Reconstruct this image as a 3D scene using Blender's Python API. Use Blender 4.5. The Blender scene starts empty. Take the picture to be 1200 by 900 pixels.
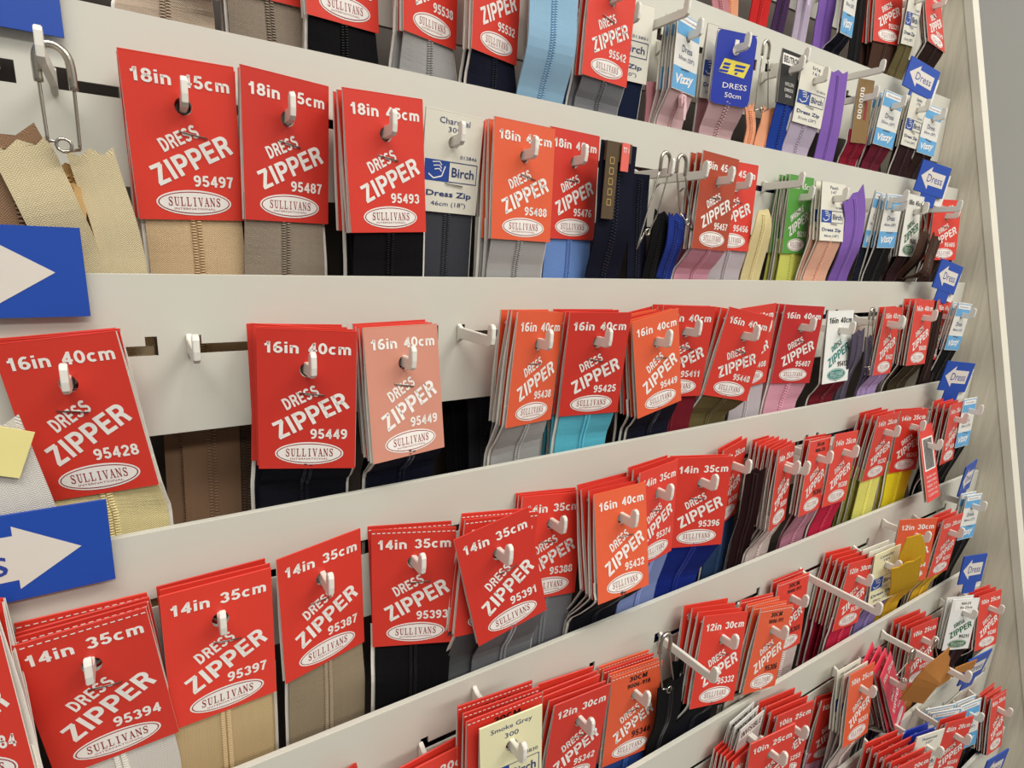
import bpy, bmesh, math, random
import numpy as np
from mathutils import Vector, Matrix
random.seed(7)
C = bpy.context.scene.collection
SC = bpy.context.scene
PI = math.pi

# ------------------------------------------------------------------ camera
CAM = np.array([0.0, -0.29041, 0.01201])
RX = np.array([0.837933, -0.543143, 0.053523])
UP = np.array([0.08042, 0.219872, 0.972208])
FW = np.array([0.539816, 0.810341, -0.227917])
FPX = 671.07
cd = bpy.data.cameras.new('camera'); cam = bpy.data.objects.new('camera', cd); C.objects.link(cam)
cam.matrix_world = Matrix(((RX[0], UP[0], -FW[0], CAM[0]), (RX[1], UP[1], -FW[1], CAM[1]), (RX[2], UP[2], -FW[2], CAM[2]), (0, 0, 0, 1)))
cd.sensor_width = 36; cd.lens = FPX / 1200 * 36; cd.clip_start = 0.01
SC.camera = cam
# ------------------------------------------------------------------ view, world, lights
SC.view_settings.view_transform = 'Standard'; SC.view_settings.look = 'None'
SC.view_settings.gamma = 1; SC.view_settings.use_curve_mapping = False
SC.view_settings.exposure = 0.0
w = bpy.data.worlds.new('shop_light'); SC.world = w; w.use_nodes = True
w.node_tree.nodes['Background'].inputs[0].default_value = (1.0, 0.975, 0.93, 1)
w.node_tree.nodes['Background'].inputs[1].default_value = 0.24
def area(name, loc, target, sx, sy, power, col):
    l = bpy.data.lights.new(name, 'AREA'); l.shape = 'RECTANGLE'; l.size = sx; l.size_y = sy; l.energy = power; l.color = col
    o = bpy.data.objects.new(name, l); C.objects.link(o); o.location = loc
    o.rotation_euler = (Vector(target) - Vector(loc)).to_track_quat('-Z', 'Y').to_euler()
    return o
area('ceiling_tube_light', (-0.3, -1.0, 1.75), (-0.2, -0.6, 0), 1.5, 0.35, 27, (1, .97, .91))
area('ceiling_tube_light', (1.4, -1.3, 1.75), (1.0, -0.6, 0), 1.5, 0.35, 27, (1, .97, .91))
area('ceiling_tube_light', (0.4, -2.6, 1.75), (0.4, -1.6, 0), 2.4, 0.35, 36, (1, .97, .91))
# ------------------------------------------------------------------ geometry of the rack
STEP = 0.028857; XEND = 0.8423; RAILH = 0.0713
RZ = {-1: (0.3110, 0.0191), 0: (0.2006, 0.0191), 1: (0.1015, 0.0126), 2: (-0.0065, 0.0108), 3: (-0.1107, 0.0047), 4: (-0.2184, -0.0003), 5: (-0.3084, -0.0165), 6: (-0.4076, -0.0156), 7: (-0.505, -0.0156), 8: (-0.60, -0.0156)}
def rail_y(i): return -(i - 2) * STEP
def rail_z(i, x): return RZ[i][0] + RZ[i][1] * x
def at(px, py, Y):                         # the point of the photograph at depth Y
    d = FW + RX * (px - 600) / FPX - UP * (py - 450) / FPX
    return CAM + d * (Y - CAM[1]) / d[1]
# ------------------------------------------------------------------ materials
def lin(c): return tuple(((v / 255) / 12.92 if v / 255 <= .04045 else ((v / 255 + .055) / 1.055) ** 2.4) for v in c)
MATS = {}
def mat(name, rgb, rough=.5, metal=0, noise=.06, scale=60, bump=0, spec=.5, vary=0):
    if name in MATS: return MATS[name]
    m = bpy.data.materials.new(name); m.use_nodes = True; nt = m.node_tree; b = nt.nodes['Principled BSDF']
    c = lin(rgb)
    tc = nt.nodes.new('ShaderNodeTexCoord'); n = nt.nodes.new('ShaderNodeTexNoise'); n.inputs['Scale'].default_value = scale; n.inputs['Detail'].default_value = 4
    nt.links.new(tc.outputs['Object'], n.inputs['Vector'])
    mx = nt.nodes.new('ShaderNodeMix'); mx.data_type = 'RGBA'
    mx.inputs['A'].default_value = tuple(v * (1 - noise) for v in c) + (1,); mx.inputs['B'].default_value = tuple(min(1, v * (1 + noise)) for v in c) + (1,)
    nt.links.new(n.outputs['Fac'], mx.inputs['Factor']); nt.links.new(mx.outputs['Result'], b.inputs['Base Color'])
    if vary:                               # each card has faded a little differently
        oi = nt.nodes.new('ShaderNodeObjectInfo'); m2 = nt.nodes.new('ShaderNodeMix'); m2.data_type = 'RGBA'
        fade = nt.nodes.new('ShaderNodeMapRange'); fade.inputs['To Max'].default_value = vary; nt.links.new(oi.outputs['Random'], fade.inputs['Value'])
        nt.links.new(fade.outputs['Result'], m2.inputs['Factor']); nt.links.new(mx.outputs['Result'], m2.inputs['A']); m2.inputs['B'].default_value = (c[0] * .74, c[1] * .55, c[2] * .62, 1)
        nt.links.new(m2.outputs['Result'], b.inputs['Base Color'])
    b.inputs['Roughness'].default_value = rough; b.inputs['Metallic'].default_value = metal; b.inputs['Specular IOR Level'].default_value = spec
    if bump:
        bp = nt.nodes.new('ShaderNodeBump'); bp.inputs['Strength'].default_value = bump; bp.inputs['Distance'].default_value = .001
        nt.links.new(n.outputs['Fac'], bp.inputs['Height']); nt.links.new(bp.outputs['Normal'], b.inputs['Normal'])
    MATS[name] = m; return m
TAPE = dict(beige=(206, 178, 140), taupe=(150, 136, 120), mushroom=(186, 166, 146), black=(18, 17, 19), silver=(166, 164, 162), navy=(22, 24, 40), grey=(122, 122, 126), periwinkle=(112, 146, 206),
    periwinkle2=(130, 146, 196), deepnavy=(24, 34, 58), palepink=(214, 178, 180), dustypink=(190, 128, 134), pinkgrey=(200, 166, 168), royal=(30, 62, 150), lilac=(190, 176, 196), crimson=(140, 26, 48), maroon=(106, 30, 48),
    darkmaroon=(48, 26, 28), darkbrown=(48, 30, 26), brown=(74, 50, 40), olive=(110, 98, 62), charcoal=(66, 67, 74), pink=(222, 160, 178), lilacgrey=(190, 180, 184), yellowgreen=(206, 208, 104), peach=(232, 178, 152),
    cream=(226, 210, 156), ink=(24, 25, 33), turquoise=(92, 184, 206), burgundy=(112, 26, 38), lavender=(178, 152, 200), darkolive=(62, 50, 34), white=(216, 210, 202), gold=(196, 170, 128), khaki=(152, 136, 112),
    steel=(96, 98, 100), cobalt=(28, 46, 132), denim=(44, 66, 100), shell=(208, 190, 184), mauve=(178, 120, 138), crimson2=(188, 34, 66), lemonpale=(222, 216, 112), yellow=(236, 214, 40), ivory=(220, 210, 196),
    denim2=(46, 76, 142), lilac2=(130, 112, 164), golden=(216, 170, 46), pink2=(224, 166, 190), plum=(92, 56, 92), tan=(176, 118, 62), skyblue=(150, 188, 214), purple=(134, 98, 180), red=(212, 44, 44), darkpurple=(70, 44, 82),
    creamzip=(214, 198, 160), brownzip=(150, 118, 92), umber=(104, 84, 68), orangepeach=(236, 166, 128), slate=(84, 76, 92), rust=(160, 76, 48), royal2=(38, 58, 140), dullgold=(188, 150, 96))
def tape_mat(k):                           # woven tape: a herringbone in the tape's own length and width
    n_ = 'tape_' + k
    if n_ in MATS: return MATS[n_]
    m = bpy.data.materials.new(n_); m.use_nodes = True; nt = m.node_tree; b = nt.nodes['Principled BSDF']; c = lin(TAPE[k])
    uv = nt.nodes.new('ShaderNodeUVMap'); sp = nt.nodes.new('ShaderNodeSeparateXYZ'); nt.links.new(uv.outputs[0], sp.inputs[0])
    def mth(op, a, bb=None):
        q = nt.nodes.new('ShaderNodeMath'); q.operation = op
        for i, v in enumerate((a, bb)):
            if v is None: continue
            if isinstance(v, (int, float)): q.inputs[i].default_value = v
            else: nt.links.new(v, q.inputs[i])
        return q.outputs[0]
    tri = mth('PINGPONG', mth('ADD', sp.outputs[0], .05), .0022)
    ph = mth('ADD', mth('MULTIPLY', sp.outputs[1], 1.0), mth('MULTIPLY', tri, 1.0))
    wv = mth('SINE', mth('MULTIPLY', ph, 2 * PI / .00095))
    col = mth('SINE', mth('MULTIPLY', sp.outputs[0], 2 * PI / .0011))
    hgt = mth('ADD', mth('MULTIPLY', wv, .38), mth('MULTIPLY', col, .05)); fac = mth('ADD', hgt, .5)
    mx = nt.nodes.new('ShaderNodeMix'); mx.data_type = 'RGBA'
    mx.inputs['A'].default_value = tuple(v * .82 for v in c) + (1,); mx.inputs['B'].default_value = tuple(min(1, v * 1.14) for v in c) + (1,)
    nt.links.new(fac, mx.inputs['Factor']); nt.links.new(mx.outputs['Result'], b.inputs['Base Color'])
    bp = nt.nodes.new('ShaderNodeBump'); bp.inputs['Strength'].default_value = .55; bp.inputs['Distance'].default_value = .0004
    nt.links.new(fac, bp.inputs['Height']); nt.links.new(bp.outputs['Normal'], b.inputs['Normal'])
    b.inputs['Roughness'].default_value = .8; b.inputs['Specular IOR Level'].default_value = .10
    MATS[n_] = m; return m
def teeth_mat(k):
    c = TAPE[k]; return mat('teeth_' + k, tuple(min(255, int(v * 1.02 + 10)) for v in c), .32, 0, .04)
RAIL = mat('painted_steel', (208, 206, 194), .42, 0, .035, 14)
HOOK = mat('white_plastic', (232, 228, 218), .35, 0, .03)
PAPER = mat('white_paper', (228, 222, 212), .7)
INK_W = mat('white_print', (240, 235, 228), .5, 0, .02)
INK_K = mat('black_print', (38, 24, 24), .5)
INK_R = mat('dark_red_print', (150, 34, 44), .5)
INK_B = mat('dark_blue_print', (34, 52, 110), .5)
INK_T = mat('teal_print', (24, 128, 120), .5)
INK_G = mat('green_print', (40, 104, 66), .5)
SKY = mat('light_blue_print', (98, 166, 214), .5)
BLUE = mat('blue_print', (28, 68, 150), .5)
YEL = mat('yellow_print', (232, 214, 70), .5)
METAL = mat('nickel_wire', (190, 184, 172), .25, 1, .05)
STEELW = mat('staple_wire', (150, 146, 138), .35, 1, .05)
CARDC = {'R': (221, 62, 47), 'O': (226, 96, 58), 'U': (176, 70, 42), 'P': (206, 140, 120), 'C': (194, 42, 42), 'G': (84, 152, 62), 'W': (232, 232, 226), 'D': (228, 226, 216), 'E': (230, 230, 226), 'M': (226, 58, 84), 'X': (218, 60, 52),
    'B': (226, 222, 206), 'BC': (232, 226, 184), 'V': (228, 226, 218), 'S': (22, 48, 160), 'K': (26, 26, 28), 'Z': (134, 104, 58), 'I': (214, 212, 206), 'N': (84, 66, 44)}
def card_mat(k): return mat('card_' + k, CARDC[k], .42, 0, .05, 30, spec=.45, vary=.7 if k == 'R' else .3 if k in 'OUC' else 0)
# ------------------------------------------------------------------ mesh helpers
def link(name, me, parent=None, mats=None):
    o = bpy.data.objects.new(name, me); C.objects.link(o)
    if parent is not None: o.parent = parent
    return o
def mesh(name, verts, faces, mats, idx=None, smooth=False):
    me = bpy.data.meshes.new(name); me.from_pydata([tuple(v) for v in verts], [], faces)
    for m in mats: me.materials.append(m)
    if idx is not None:
        for p, i in zip(me.polygons, idx): p.material_index = i
    if smooth:
        for p in me.polygons: p.use_smooth = True
    me.update(); return me
def fix_normals(me):
    bm = bmesh.new(); bm.from_mesh(me); bmesh.ops.recalc_face_normals(bm, faces=bm.faces); bm.to_mesh(me); bm.free(); return me
def prism(poly, y0, y1):                   # poly in (x, z), extruded in y
    n = len(poly); v = [(x, y0, z) for x, z in poly] + [(x, y1, z) for x, z in poly]
    f = [tuple(range(n)), tuple(range(2 * n - 1, n - 1, -1))] + [(i, n + i, n + (i + 1) % n, (i + 1) % n) for i in range(n)]
    return v, f
def box(x0, x1, y0, y1, z0, z1):
    return prism([(x0, z0), (x1, z0), (x1, z1), (x0, z1)], y0, y1)
def merge(parts):
    V = []; F = []
    for v, f in parts:
        b = len(V); V += list(v); F += [tuple(b + i for i in q) for q in f]
    return V, F
def tube(path, r, seg=8):
    path = [Vector(p) for p in path]; V = []; F = []
    for i, p in enumerate(path):
        t = (path[min(i + 1, len(path) - 1)] - path[max(i - 1, 0)]).normalized()
        a = t.cross(Vector((0, 1, 0)));
        if a.length < .1: a = t.cross(Vector((1, 0, 0)))
        a.normalize(); b = t.cross(a)
        rr = r[i] if isinstance(r, (list, tuple)) else r
        for k in range(seg):
            th = 2 * PI * k / seg; V.append(p + a * (rr * math.cos(th)) + b * (rr * math.sin(th)))
    for i in range(len(path) - 1):
        for k in range(seg): F.append((i * seg + k, i * seg + (k + 1) % seg, (i + 1) * seg + (k + 1) % seg, (i + 1) * seg + k))
    F.append(tuple(range(seg - 1, -1, -1))); n = (len(path) - 1) * seg; F.append(tuple(range(n, n + seg)))
    return V, F
def smooth_path(pts, n=6):                 # Catmull-Rom
    P = [np.array(p, float) for p in pts]; out = []
    for i in range(len(P) - 1):
        a, b, c, d = P[max(i - 1, 0)], P[i], P[i + 1], P[min(i + 2, len(P) - 1)]
        for k in range(n):
            t = k / n; out.append(.5 * (2 * b + (c - a) * t + (2 * a - 5 * b + 4 * c - d) * t * t + (3 * b - a - 3 * c + d) * t ** 3))
    out.append(P[-1]); return out
def tagit(o, label, cat, group=None, kind=None):
    if label: o['label'] = label
    if cat: o['category'] = cat
    if group: o['group'] = group
    if kind: o['kind'] = kind
    return o
# ------------------------------------------------------------------ lettering
TXT = {}
def glyphs(s, bold, shear=0):
    k = (s, bold, shear)
    if k in TXT: return TXT[k]
    cu = bpy.data.curves.new('lettering', 'FONT'); cu.body = s; cu.size = 1; cu.offset = bold; cu.resolution_u = 2; cu.shear = shear
    ob = bpy.data.objects.new('lettering', cu); C.objects.link(ob)
    me = bpy.data.meshes.new_from_object(ob.evaluated_get(bpy.context.evaluated_depsgraph_get()))
    v = np.array([q.co[:2] for q in me.vertices]); f = [tuple(p.vertices) for p in me.polygons]
    bpy.data.objects.remove(ob); bpy.data.meshes.remove(me); bpy.data.curves.remove(cu)
    lo, hi = v.min(0), v.max(0); v = (v - (lo + hi) / 2) / (hi - lo)
    TXT[k] = (v, f); return TXT[k]
def seg(x0, y0, x1, y1, wd):               # a stroke as a quad
    d = np.array([x1 - x0, y1 - y0]); n = np.array([-d[1], d[0]]) / np.hypot(*d) * wd / 2
    a, b = np.array([x0, y0]), np.array([x1, y1]); return [a - n, b - n, b + n, a + n]
def hb(x0, x1, y, h=.09): return [np.array(p) for p in ((x0, y), (x1, y), (x1, y + h), (x0, y + h))]
def serif_glyph(ch):                       # roman capitals in a 1 x 1 cell
    T = .2; t = .09
    if ch == 'I': return [seg(.5, 0, .5, 1, T), hb(.25, .75, 0), hb(.25, .75, .91)]
    if ch == 'L': return [seg(.3, 0, .3, 1, T), hb(.06, .54, .91), hb(.06, .9, 0), seg(.86, 0, .9, .32, t)]
    if ch == 'U': return [seg(.26, .3, .26, 1, T), hb(.04, .48, .91), hb(.64, .96, .91), seg(.8, .3, .8, 1, t), seg(.26, .32, .36, .1, .18), seg(.34, .12, .54, .05, .14), seg(.52, .05, .72, .12, .11), seg(.71, .1, .8, .32, t)]
    if ch == 'V': return [seg(.2, 1, .53, 0, T), seg(.53, 0, .82, 1, t), hb(0, .4, .91), hb(.66, 1, .91)]
    if ch == 'A': return [seg(.17, 0, .5, 1, t), seg(.48, 1, .82, 0, T), hb(0, .34, 0), hb(.62, 1, 0), hb(.3, .7, .33)]
    if ch == 'N': return [seg(.18, 0, .18, 1, t), seg(.16, .97, .84, .03, T), seg(.84, 0, .84, 1, t), hb(0, .36, 0), hb(0, .3, .91), hb(.66, 1, .91)]
    if ch == 'S':
        pts = [(.82, .80), (.68, .93), (.48, .96), (.28, .89), (.22, .74), (.34, .6), (.5, .52), (.7, .42), (.8, .27), (.72, .1), (.5, .04), (.3, .07), (.16, .22)]
        wd = [.1, .1, .11, .14, .17, .2, .22, .2, .17, .14, .11, .1]
        return [seg(*pts[i], *pts[i + 1], wd[i]) for i in range(12)] + [seg(.83, .68, .83, .98, t), seg(.15, .02, .15, .34, t)]
    return []
def arc(cx, cy, rx, ry, a0, a1, n=9): return [(cx + rx * math.cos(math.radians(a0 + (a1 - a0) * i / n)), cy + ry * math.sin(math.radians(a0 + (a1 - a0) * i / n))) for i in range(n + 1)]
ST = .185
SANS = {'0': (.62, [arc(.31, .5, .21, .405, 0, 360, 20)]), '1': (.5, [[(.30, 0), (.30, 1)], [(.05, .70), (.16, .72), (.24, .80), (.28, .98)]]),
    '2': (.6, [arc(.3, .69, .20, .215, 175, -35) + [(.12, .16), (.10, .09)], [(.05, .092), (.55, .092)]]), '3': (.6, [arc(.29, .705, .185, .205, 165, -85), arc(.29, .30, .205, .21, 88, -165)]),
    '4': (.62, [[(.43, 0), (.43, .99)], [(.44, .93), (.10, .33)], [(.03, .30), (.60, .30)]]), '5': (.6, [[(.53, .91), (.19, .91)], [(.20, .98), (.13, .46)], arc(.29, .325, .205, .235, 128, -160)]),
    '6': (.6, [arc(.305, .31, .20, .22, 0, 360, 18), arc(.36, .42, .26, .49, 182, 62)]), '7': (.58, [[(.03, .91), (.55, .91)], [(.47, .92), (.30, .5), (.20, 0)]]),
    '8': (.6, [arc(.3, .715, .175, .195, 0, 360, 18), arc(.3, .29, .205, .205, 0, 360, 18)]), '9': (.6, [arc(.295, .69, .20, .22, 0, 360, 18), arc(.24, .58, .26, .49, 2, -118)]),
    'i': (.27, [[(.135, 0), (.135, .72)], [(.135, .84), (.135, 1)]]), 'n': (.62, [[(.12, 0), (.12, .72)], arc(.31, .44, .19, .19, 165, 0) + [(.50, 0)]]),
    'c': (.58, [arc(.31, .36, .205, .275, 48, 312, 14)]), 'm': (.92, [[(.12, 0), (.12, .72)], arc(.29, .46, .17, .175, 165, 0) + [(.46, 0)], arc(.63, .46, .17, .175, 165, 0) + [(.80, 0)]]),
    'D': (.68, [[(.12, 0), (.12, 1)], [(.12, .91), (.28, .91)] + arc(.28, .5, .28, .41, 80, -80, 12) + [(.12, .09)]]), 'R': (.66, [[(.12, 0), (.12, 1)], [(.12, .91), (.36, .91)] + arc(.36, .70, .18, .21, 75, -75) + [(.12, .49)], [(.36, .50), (.46, .36), (.54, 0)]]),
    'P': (.62, [[(.12, 0), (.12, 1)], [(.12, .91), (.36, .91)] + arc(.36, .675, .18, .235, 75, -75) + [(.12, .44)]]), 'E': (.58, [[(.12, 0), (.12, 1)], [(.12, .91), (.56, .91)], [(.12, .51), (.52, .51)], [(.12, .09), (.57, .09)]]),
    'S': (.62, [arc(.31, .70, .20, .21, 25, 200) + [(.20, .58), (.40, .46)] + arc(.315, .30, .21, .21, 55, -165)]), 'Z': (.6, [[(.05, .91), (.55, .91)], [(.50, .90), (.10, .10)], [(.03, .09), (.57, .09)]]),
    'I': (.26, [[(.13, 0), (.13, 1)]]), 'N': (.66, [[(.12, 0), (.12, 1)], [(.14, .95), (.52, .05)], [(.54, 0), (.54, 1)]]), 'V': (.62, [[(.06, 1), (.31, .05)], [(.31, .05), (.56, 1)]]), 'L': (.54, [[(.12, 0), (.12, 1)], [(.12, .09), (.53, .09)]]),
    'B': (.64, [[(.12, 0), (.12, 1)], [(.12, .91), (.36, .91)] + arc(.36, .71, .16, .20, 75, -75) + [(.12, .51)], [(.36, .51)] + arc(.37, .30, .18, .21, 75, -75) + [(.12, .09)]]), 'C': (.66, [arc(.34, .5, .24, .41, 48, 312, 16)]),
    'M': (.8, [[(.12, 0), (.12, 1)], [(.15, .95), (.40, .1)], [(.40, .1), (.65, .95)], [(.68, 0), (.68, 1)]]), '-': (.4, [[(.05, .38), (.35, .38)]]), ' ': (.3, [])}
def band(pts, wd):                         # one stroke with mitred corners, as quads
    P = [np.array(p, float) for p in pts]; L = []; R = []
    closed = np.linalg.norm(P[0] - P[-1]) < 1e-6
    for i, p in enumerate(P):
        a = P[i] - P[i - 1] if i > 0 else (P[-1] - P[-2] if closed else P[1] - P[0]); b = P[i + 1] - P[i] if i < len(P) - 1 else (P[1] - P[0] if closed else P[-1] - P[-2])
        a = a / (np.linalg.norm(a) + 1e-9); b = b / (np.linalg.norm(b) + 1e-9); n1 = np.array([-a[1], a[0]]); n2 = np.array([-b[1], b[0]]); m = n1 + n2; m = m / (np.linalg.norm(m) + 1e-9); k = 1 / max(.5, float(m @ n1))
        L.append(p + m * wd / 2 * k); R.append(p - m * wd / 2 * k)
    return L + R, [(i, i + 1, len(P) + i + 1, len(P) + i) for i in range(len(P) - 1)]
class Print:                               # flat print in card millimetres: x right, z up, origin at the hole
    def __init__(s): s.V = []; s.F = []; s.I = []; s.M = []; s.lay = 0
    def _m(s, m):
        if m not in s.M: s.M.append(m)
        return s.M.index(m)
    def add(s, pts, faces, m, lay=0):
        b = len(s.V); y = -.00014 - .00006 * lay
        s.V += [(p[0], y, p[1]) for p in pts]; s.F += [tuple(b + i for i in f) for f in faces]; s.I += [s._m(m)] * len(faces)
    def text(s, t, cx, cz, w_, h_, m, rot=0, bold=.0, shear=0, lay=1):
        if bold and not shear and all(ch in SANS for ch in t):
            x = 0; W0 = sum(SANS[ch][0] + .07 for ch in t) - .07; c, sn = math.cos(rot), math.sin(rot)
            for ch in t:
                for st in SANS[ch][1]:
                    q, f = band(st, ST); q = [(((p[0] + x) / W0 - .5) * w_, (p[1] - .5) * h_) for p in q]; s.add([(cx + a * c - b * sn, cz + a * sn + b * c) for a, b in q], f, m, lay)
                x += SANS[ch][0] + .07
            return
        v, f = glyphs(t, bold, shear); c, sn = math.cos(rot), math.sin(rot)
        q = v * np.array([w_, h_]); s.add([(cx + a * c - b * sn, cz + a * sn + b * c) for a, b in q], f, m, lay)
    def serif(s, t, cx, cz, w_, h_, m, lay=2):
        n = len(t); cw = w_ / n
        for i, ch in enumerate(t):
            for q in serif_glyph(ch):
                s.add([(cx - w_ / 2 + cw * (i + .06) + p[0] * cw * .88, cz - h_ / 2 + p[1] * h_) for p in q], [(0, 1, 2, 3)], m, lay)
    def poly(s, pts, m, lay=0): s.add(pts, [tuple(range(len(pts)))], m, lay)
    def rect(s, cx, cz, w_, h_, m, lay=0): s.poly([(cx - w_ / 2, cz - h_ / 2), (cx + w_ / 2, cz - h_ / 2), (cx + w_ / 2, cz + h_ / 2), (cx - w_ / 2, cz + h_ / 2)], m, lay)
    def frame(s, cx, cz, w_, h_, t, m, lay=0):
        for a, b, c, d in ((cx, cz - h_ / 2, w_, t), (cx, cz + h_ / 2, w_, t), (cx - w_ / 2, cz, t, h_), (cx + w_ / 2, cz, t, h_)): s.rect(a, b, c, d, m, lay)
    def oval(s, cx, cz, rx, rz, m, lay=0, n=36): s.poly([(cx + rx * math.cos(2 * PI * i / n), cz + rz * math.sin(2 * PI * i / n)) for i in range(n)], m, lay)
    def stroke(s, pts, wd, m, lay=0):
        for a, b in zip(pts, pts[1:]): s.poly([tuple(p) for p in seg(*a, *b, wd)], m, lay)
    def build(s, name): return mesh(name, s.V, s.F, s.M, s.I)
# ------------------------------------------------------------------ the cards
HOLEV = {'R': .28, 'B': .29, 'V': .27, 'S': .24, 'K': .36, 'Z': .3, 'I': .28}
CACHE = {}
def ring_panel(W, zt, zb, hole, nh=20, keyh=0):   # outer rectangle points matched to the hole's points
    cs = [(W / 2, zt), (-W / 2, zt), (-W / 2, zb), (W / 2, zb)]
    ang = sorted([2 * PI * i / nh for i in range(nh)] + [math.atan2(z, x) % (2 * PI) for x, z in cs])
    inn = []; out = []
    for a in ang:
        c, s_ = math.cos(a), math.sin(a); inn.append((hole * c, hole * s_ + (keyh if s_ > .1 else 0)))
        r = min([abs(W / 2 / c) if abs(c) > 1e-9 else 9] + [(zt / s_) if s_ > 1e-9 else ((zb / s_) if s_ < -1e-9 else 9)])
        out.append((r * c, r * s_))
    return inn, out
def card_mesh(W, H, hv, key, gap=.0022, hole=.0034, keyh=0, corner=0):
    k = ('card', round(W, 4), round(H, 4), key, gap)
    if k in CACHE: return CACHE[k]
    zt, zb = hv * H, -(1 - hv) * H
    inn, out = ring_panel(W, zt, zb, hole, nh=72 if corner else 20, keyh=keyh)
    if corner:
        def inside(x, z):
            dx = max(0, abs(x) - W / 2 + corner); dz = max(0, z - zt + corner, zb + corner - z); return dx * dx + dz * dz <= corner * corner + 1e-12
        for q in range(len(out)):
            sc_ = 1.0
            while not inside(out[q][0] * sc_, out[q][1] * sc_): sc_ -= .004
            out[q] = (out[q][0] * sc_, out[q][1] * sc_)
    n = len(inn); th = .00035; V = []; F = []; I = []
    def panel(yf, flip):
        b = len(V)
        for dy in (0, th):
            V.extend((x, yf(z) + dy, z) for x, z in inn); V.extend((x, yf(z) + dy, z) for x, z in out)
        for i in range(n):
            j = (i + 1) % n
            F.append((b + i, b + j, b + n + j, b + n + i)); I.append(1 if flip else 0)
            F.append((b + 2 * n + i, b + 3 * n + i, b + 3 * n + j, b + 2 * n + j)); I.append(0 if flip else 1)
            F.append((b + n + i, b + n + j, b + 3 * n + j, b + 3 * n + i)); I.append(1)
            F.append((b + i, b + 2 * n + i, b + 2 * n + j, b + j)); I.append(1)
    panel(lambda z: 0.0, False)
    panel(lambda z: .0005 + gap * min(1, (zt - z) / (H * .55)), True)
    b = len(V); V += [(-W / 2, -.0001, zt), (W / 2, -.0001, zt), (W / 2, .0009, zt), (-W / 2, .0009, zt), (-W / 2, .0004, zt + .0003), (W / 2, .0004, zt + .0003)]
    F += [(b, b + 1, b + 5, b + 4), (b + 4, b + 5, b + 2, b + 3)]; I += [0, 0]
    CACHE[k] = mesh('card', V, F, [card_mat(key), PAPER], I); return CACHE[k]
def red_print(W, H, size, num, txt, scheme, stitch):
    k = ('print', size, num, txt, scheme, stitch, round(W, 4), round(H, 4))
    if k in CACHE: return CACHE[k]
    X = lambda u: u * W
    Z = lambda v: (HOLEV['R'] - v) * H
    mm = W / .0446; p = Print(); L = Print()
    main = {'W': INK_K, 'D': INK_K, 'E': INK_K}.get(scheme, INK_W); zip_ = {'W': INK_T, 'D': INK_G, 'E': INK_G}.get(scheme, INK_W)
    if scheme == 'X':
        for i in range(26):
            p.rect(X(-.32 + .025 * i), Z(.38), W * (.006 + .012 * ((i * 7) % 3) / 2), H * .40, INK_K, 2)
        p.rect(0, Z(.38), W * .78, H * .44, INK_W, 0)
        for r in range(5): p.text(['18 400 3531', '300MM DRESS', 'RED 3.9', 'NYLON COIL', 'CLOSED END'][r], 0, Z(.68 + .06 * r), W * .7, H * .03, INK_W)
        CACHE[k] = (p.build('lettering'), None); return CACHE[k]
    if txt == 'K' or scheme == 'E':
        a, b = size.split('|')
        p.text(a, X(.02), Z(.085), W * .36, H * .055, INK_K, bold=.01); p.text(b, X(.05), Z(.165), W * .46, H * .05, INK_K, bold=.01)
        if scheme == 'E': p.rect(X(.05), Z(.125), W * .9, H * .19, INK_W, 0)
    elif size:
        a, b = size.split(' '); p.text(a, X(-.255), Z(.125), W * .345, H * .078, main, bold=.022); p.text(b, X(.225), Z(.125), W * .44, H * .078, main, bold=.022)
    r = math.radians(27)
    p.text('INVISIBLE' if scheme == 'G' else 'DRESS', X(-.07), Z(.475), (.024 if scheme == 'G' else .0172) * mm, .0058 * mm, zip_ if zip_ != INK_W else main, r, .03)
    p.text('ZIPPER', X(.035), Z(.605), .0365 * mm, .0088 * mm, zip_, r, .045)
    if num: p.text(num, X(.22), Z(.74), .0172 * mm, .0050 * mm, INK_K if txt == 'K' else main, 0, .02)
    if stitch:
        for i in range(17): p.rect(X(-.47 + i * .0588), Z(.028), W * .036, H * .007, INK_W, 1)
    rim, face, tx = {'W': (INK_T, INK_T, INK_W), 'D': (INK_G, INK_G, INK_W), 'E': (INK_G, INK_G, INK_W)}.get(scheme, (INK_W, INK_W, INK_R))
    ring = INK_R if tx == INK_R else INK_W
    L.oval(X(.02), Z(.885), .0158 * mm, .0057 * mm, rim, 0); L.oval(X(.02), Z(.885), .0151 * mm, .0050 * mm, ring, 1); L.oval(X(.02), Z(.885), .0146 * mm, .00455 * mm, face, 2)
    L.serif('SULLIVANS', X(.02), Z(.878), .0226 * mm, .0040 * mm, tx, 3); L.text('INTERNATIONAL', X(.02), Z(.925), .0175 * mm, .0009 * mm, tx, 0, 0, 0, 3)
    CACHE[k] = (p.build('lettering'), L.build('logo')); return CACHE[k]
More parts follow.
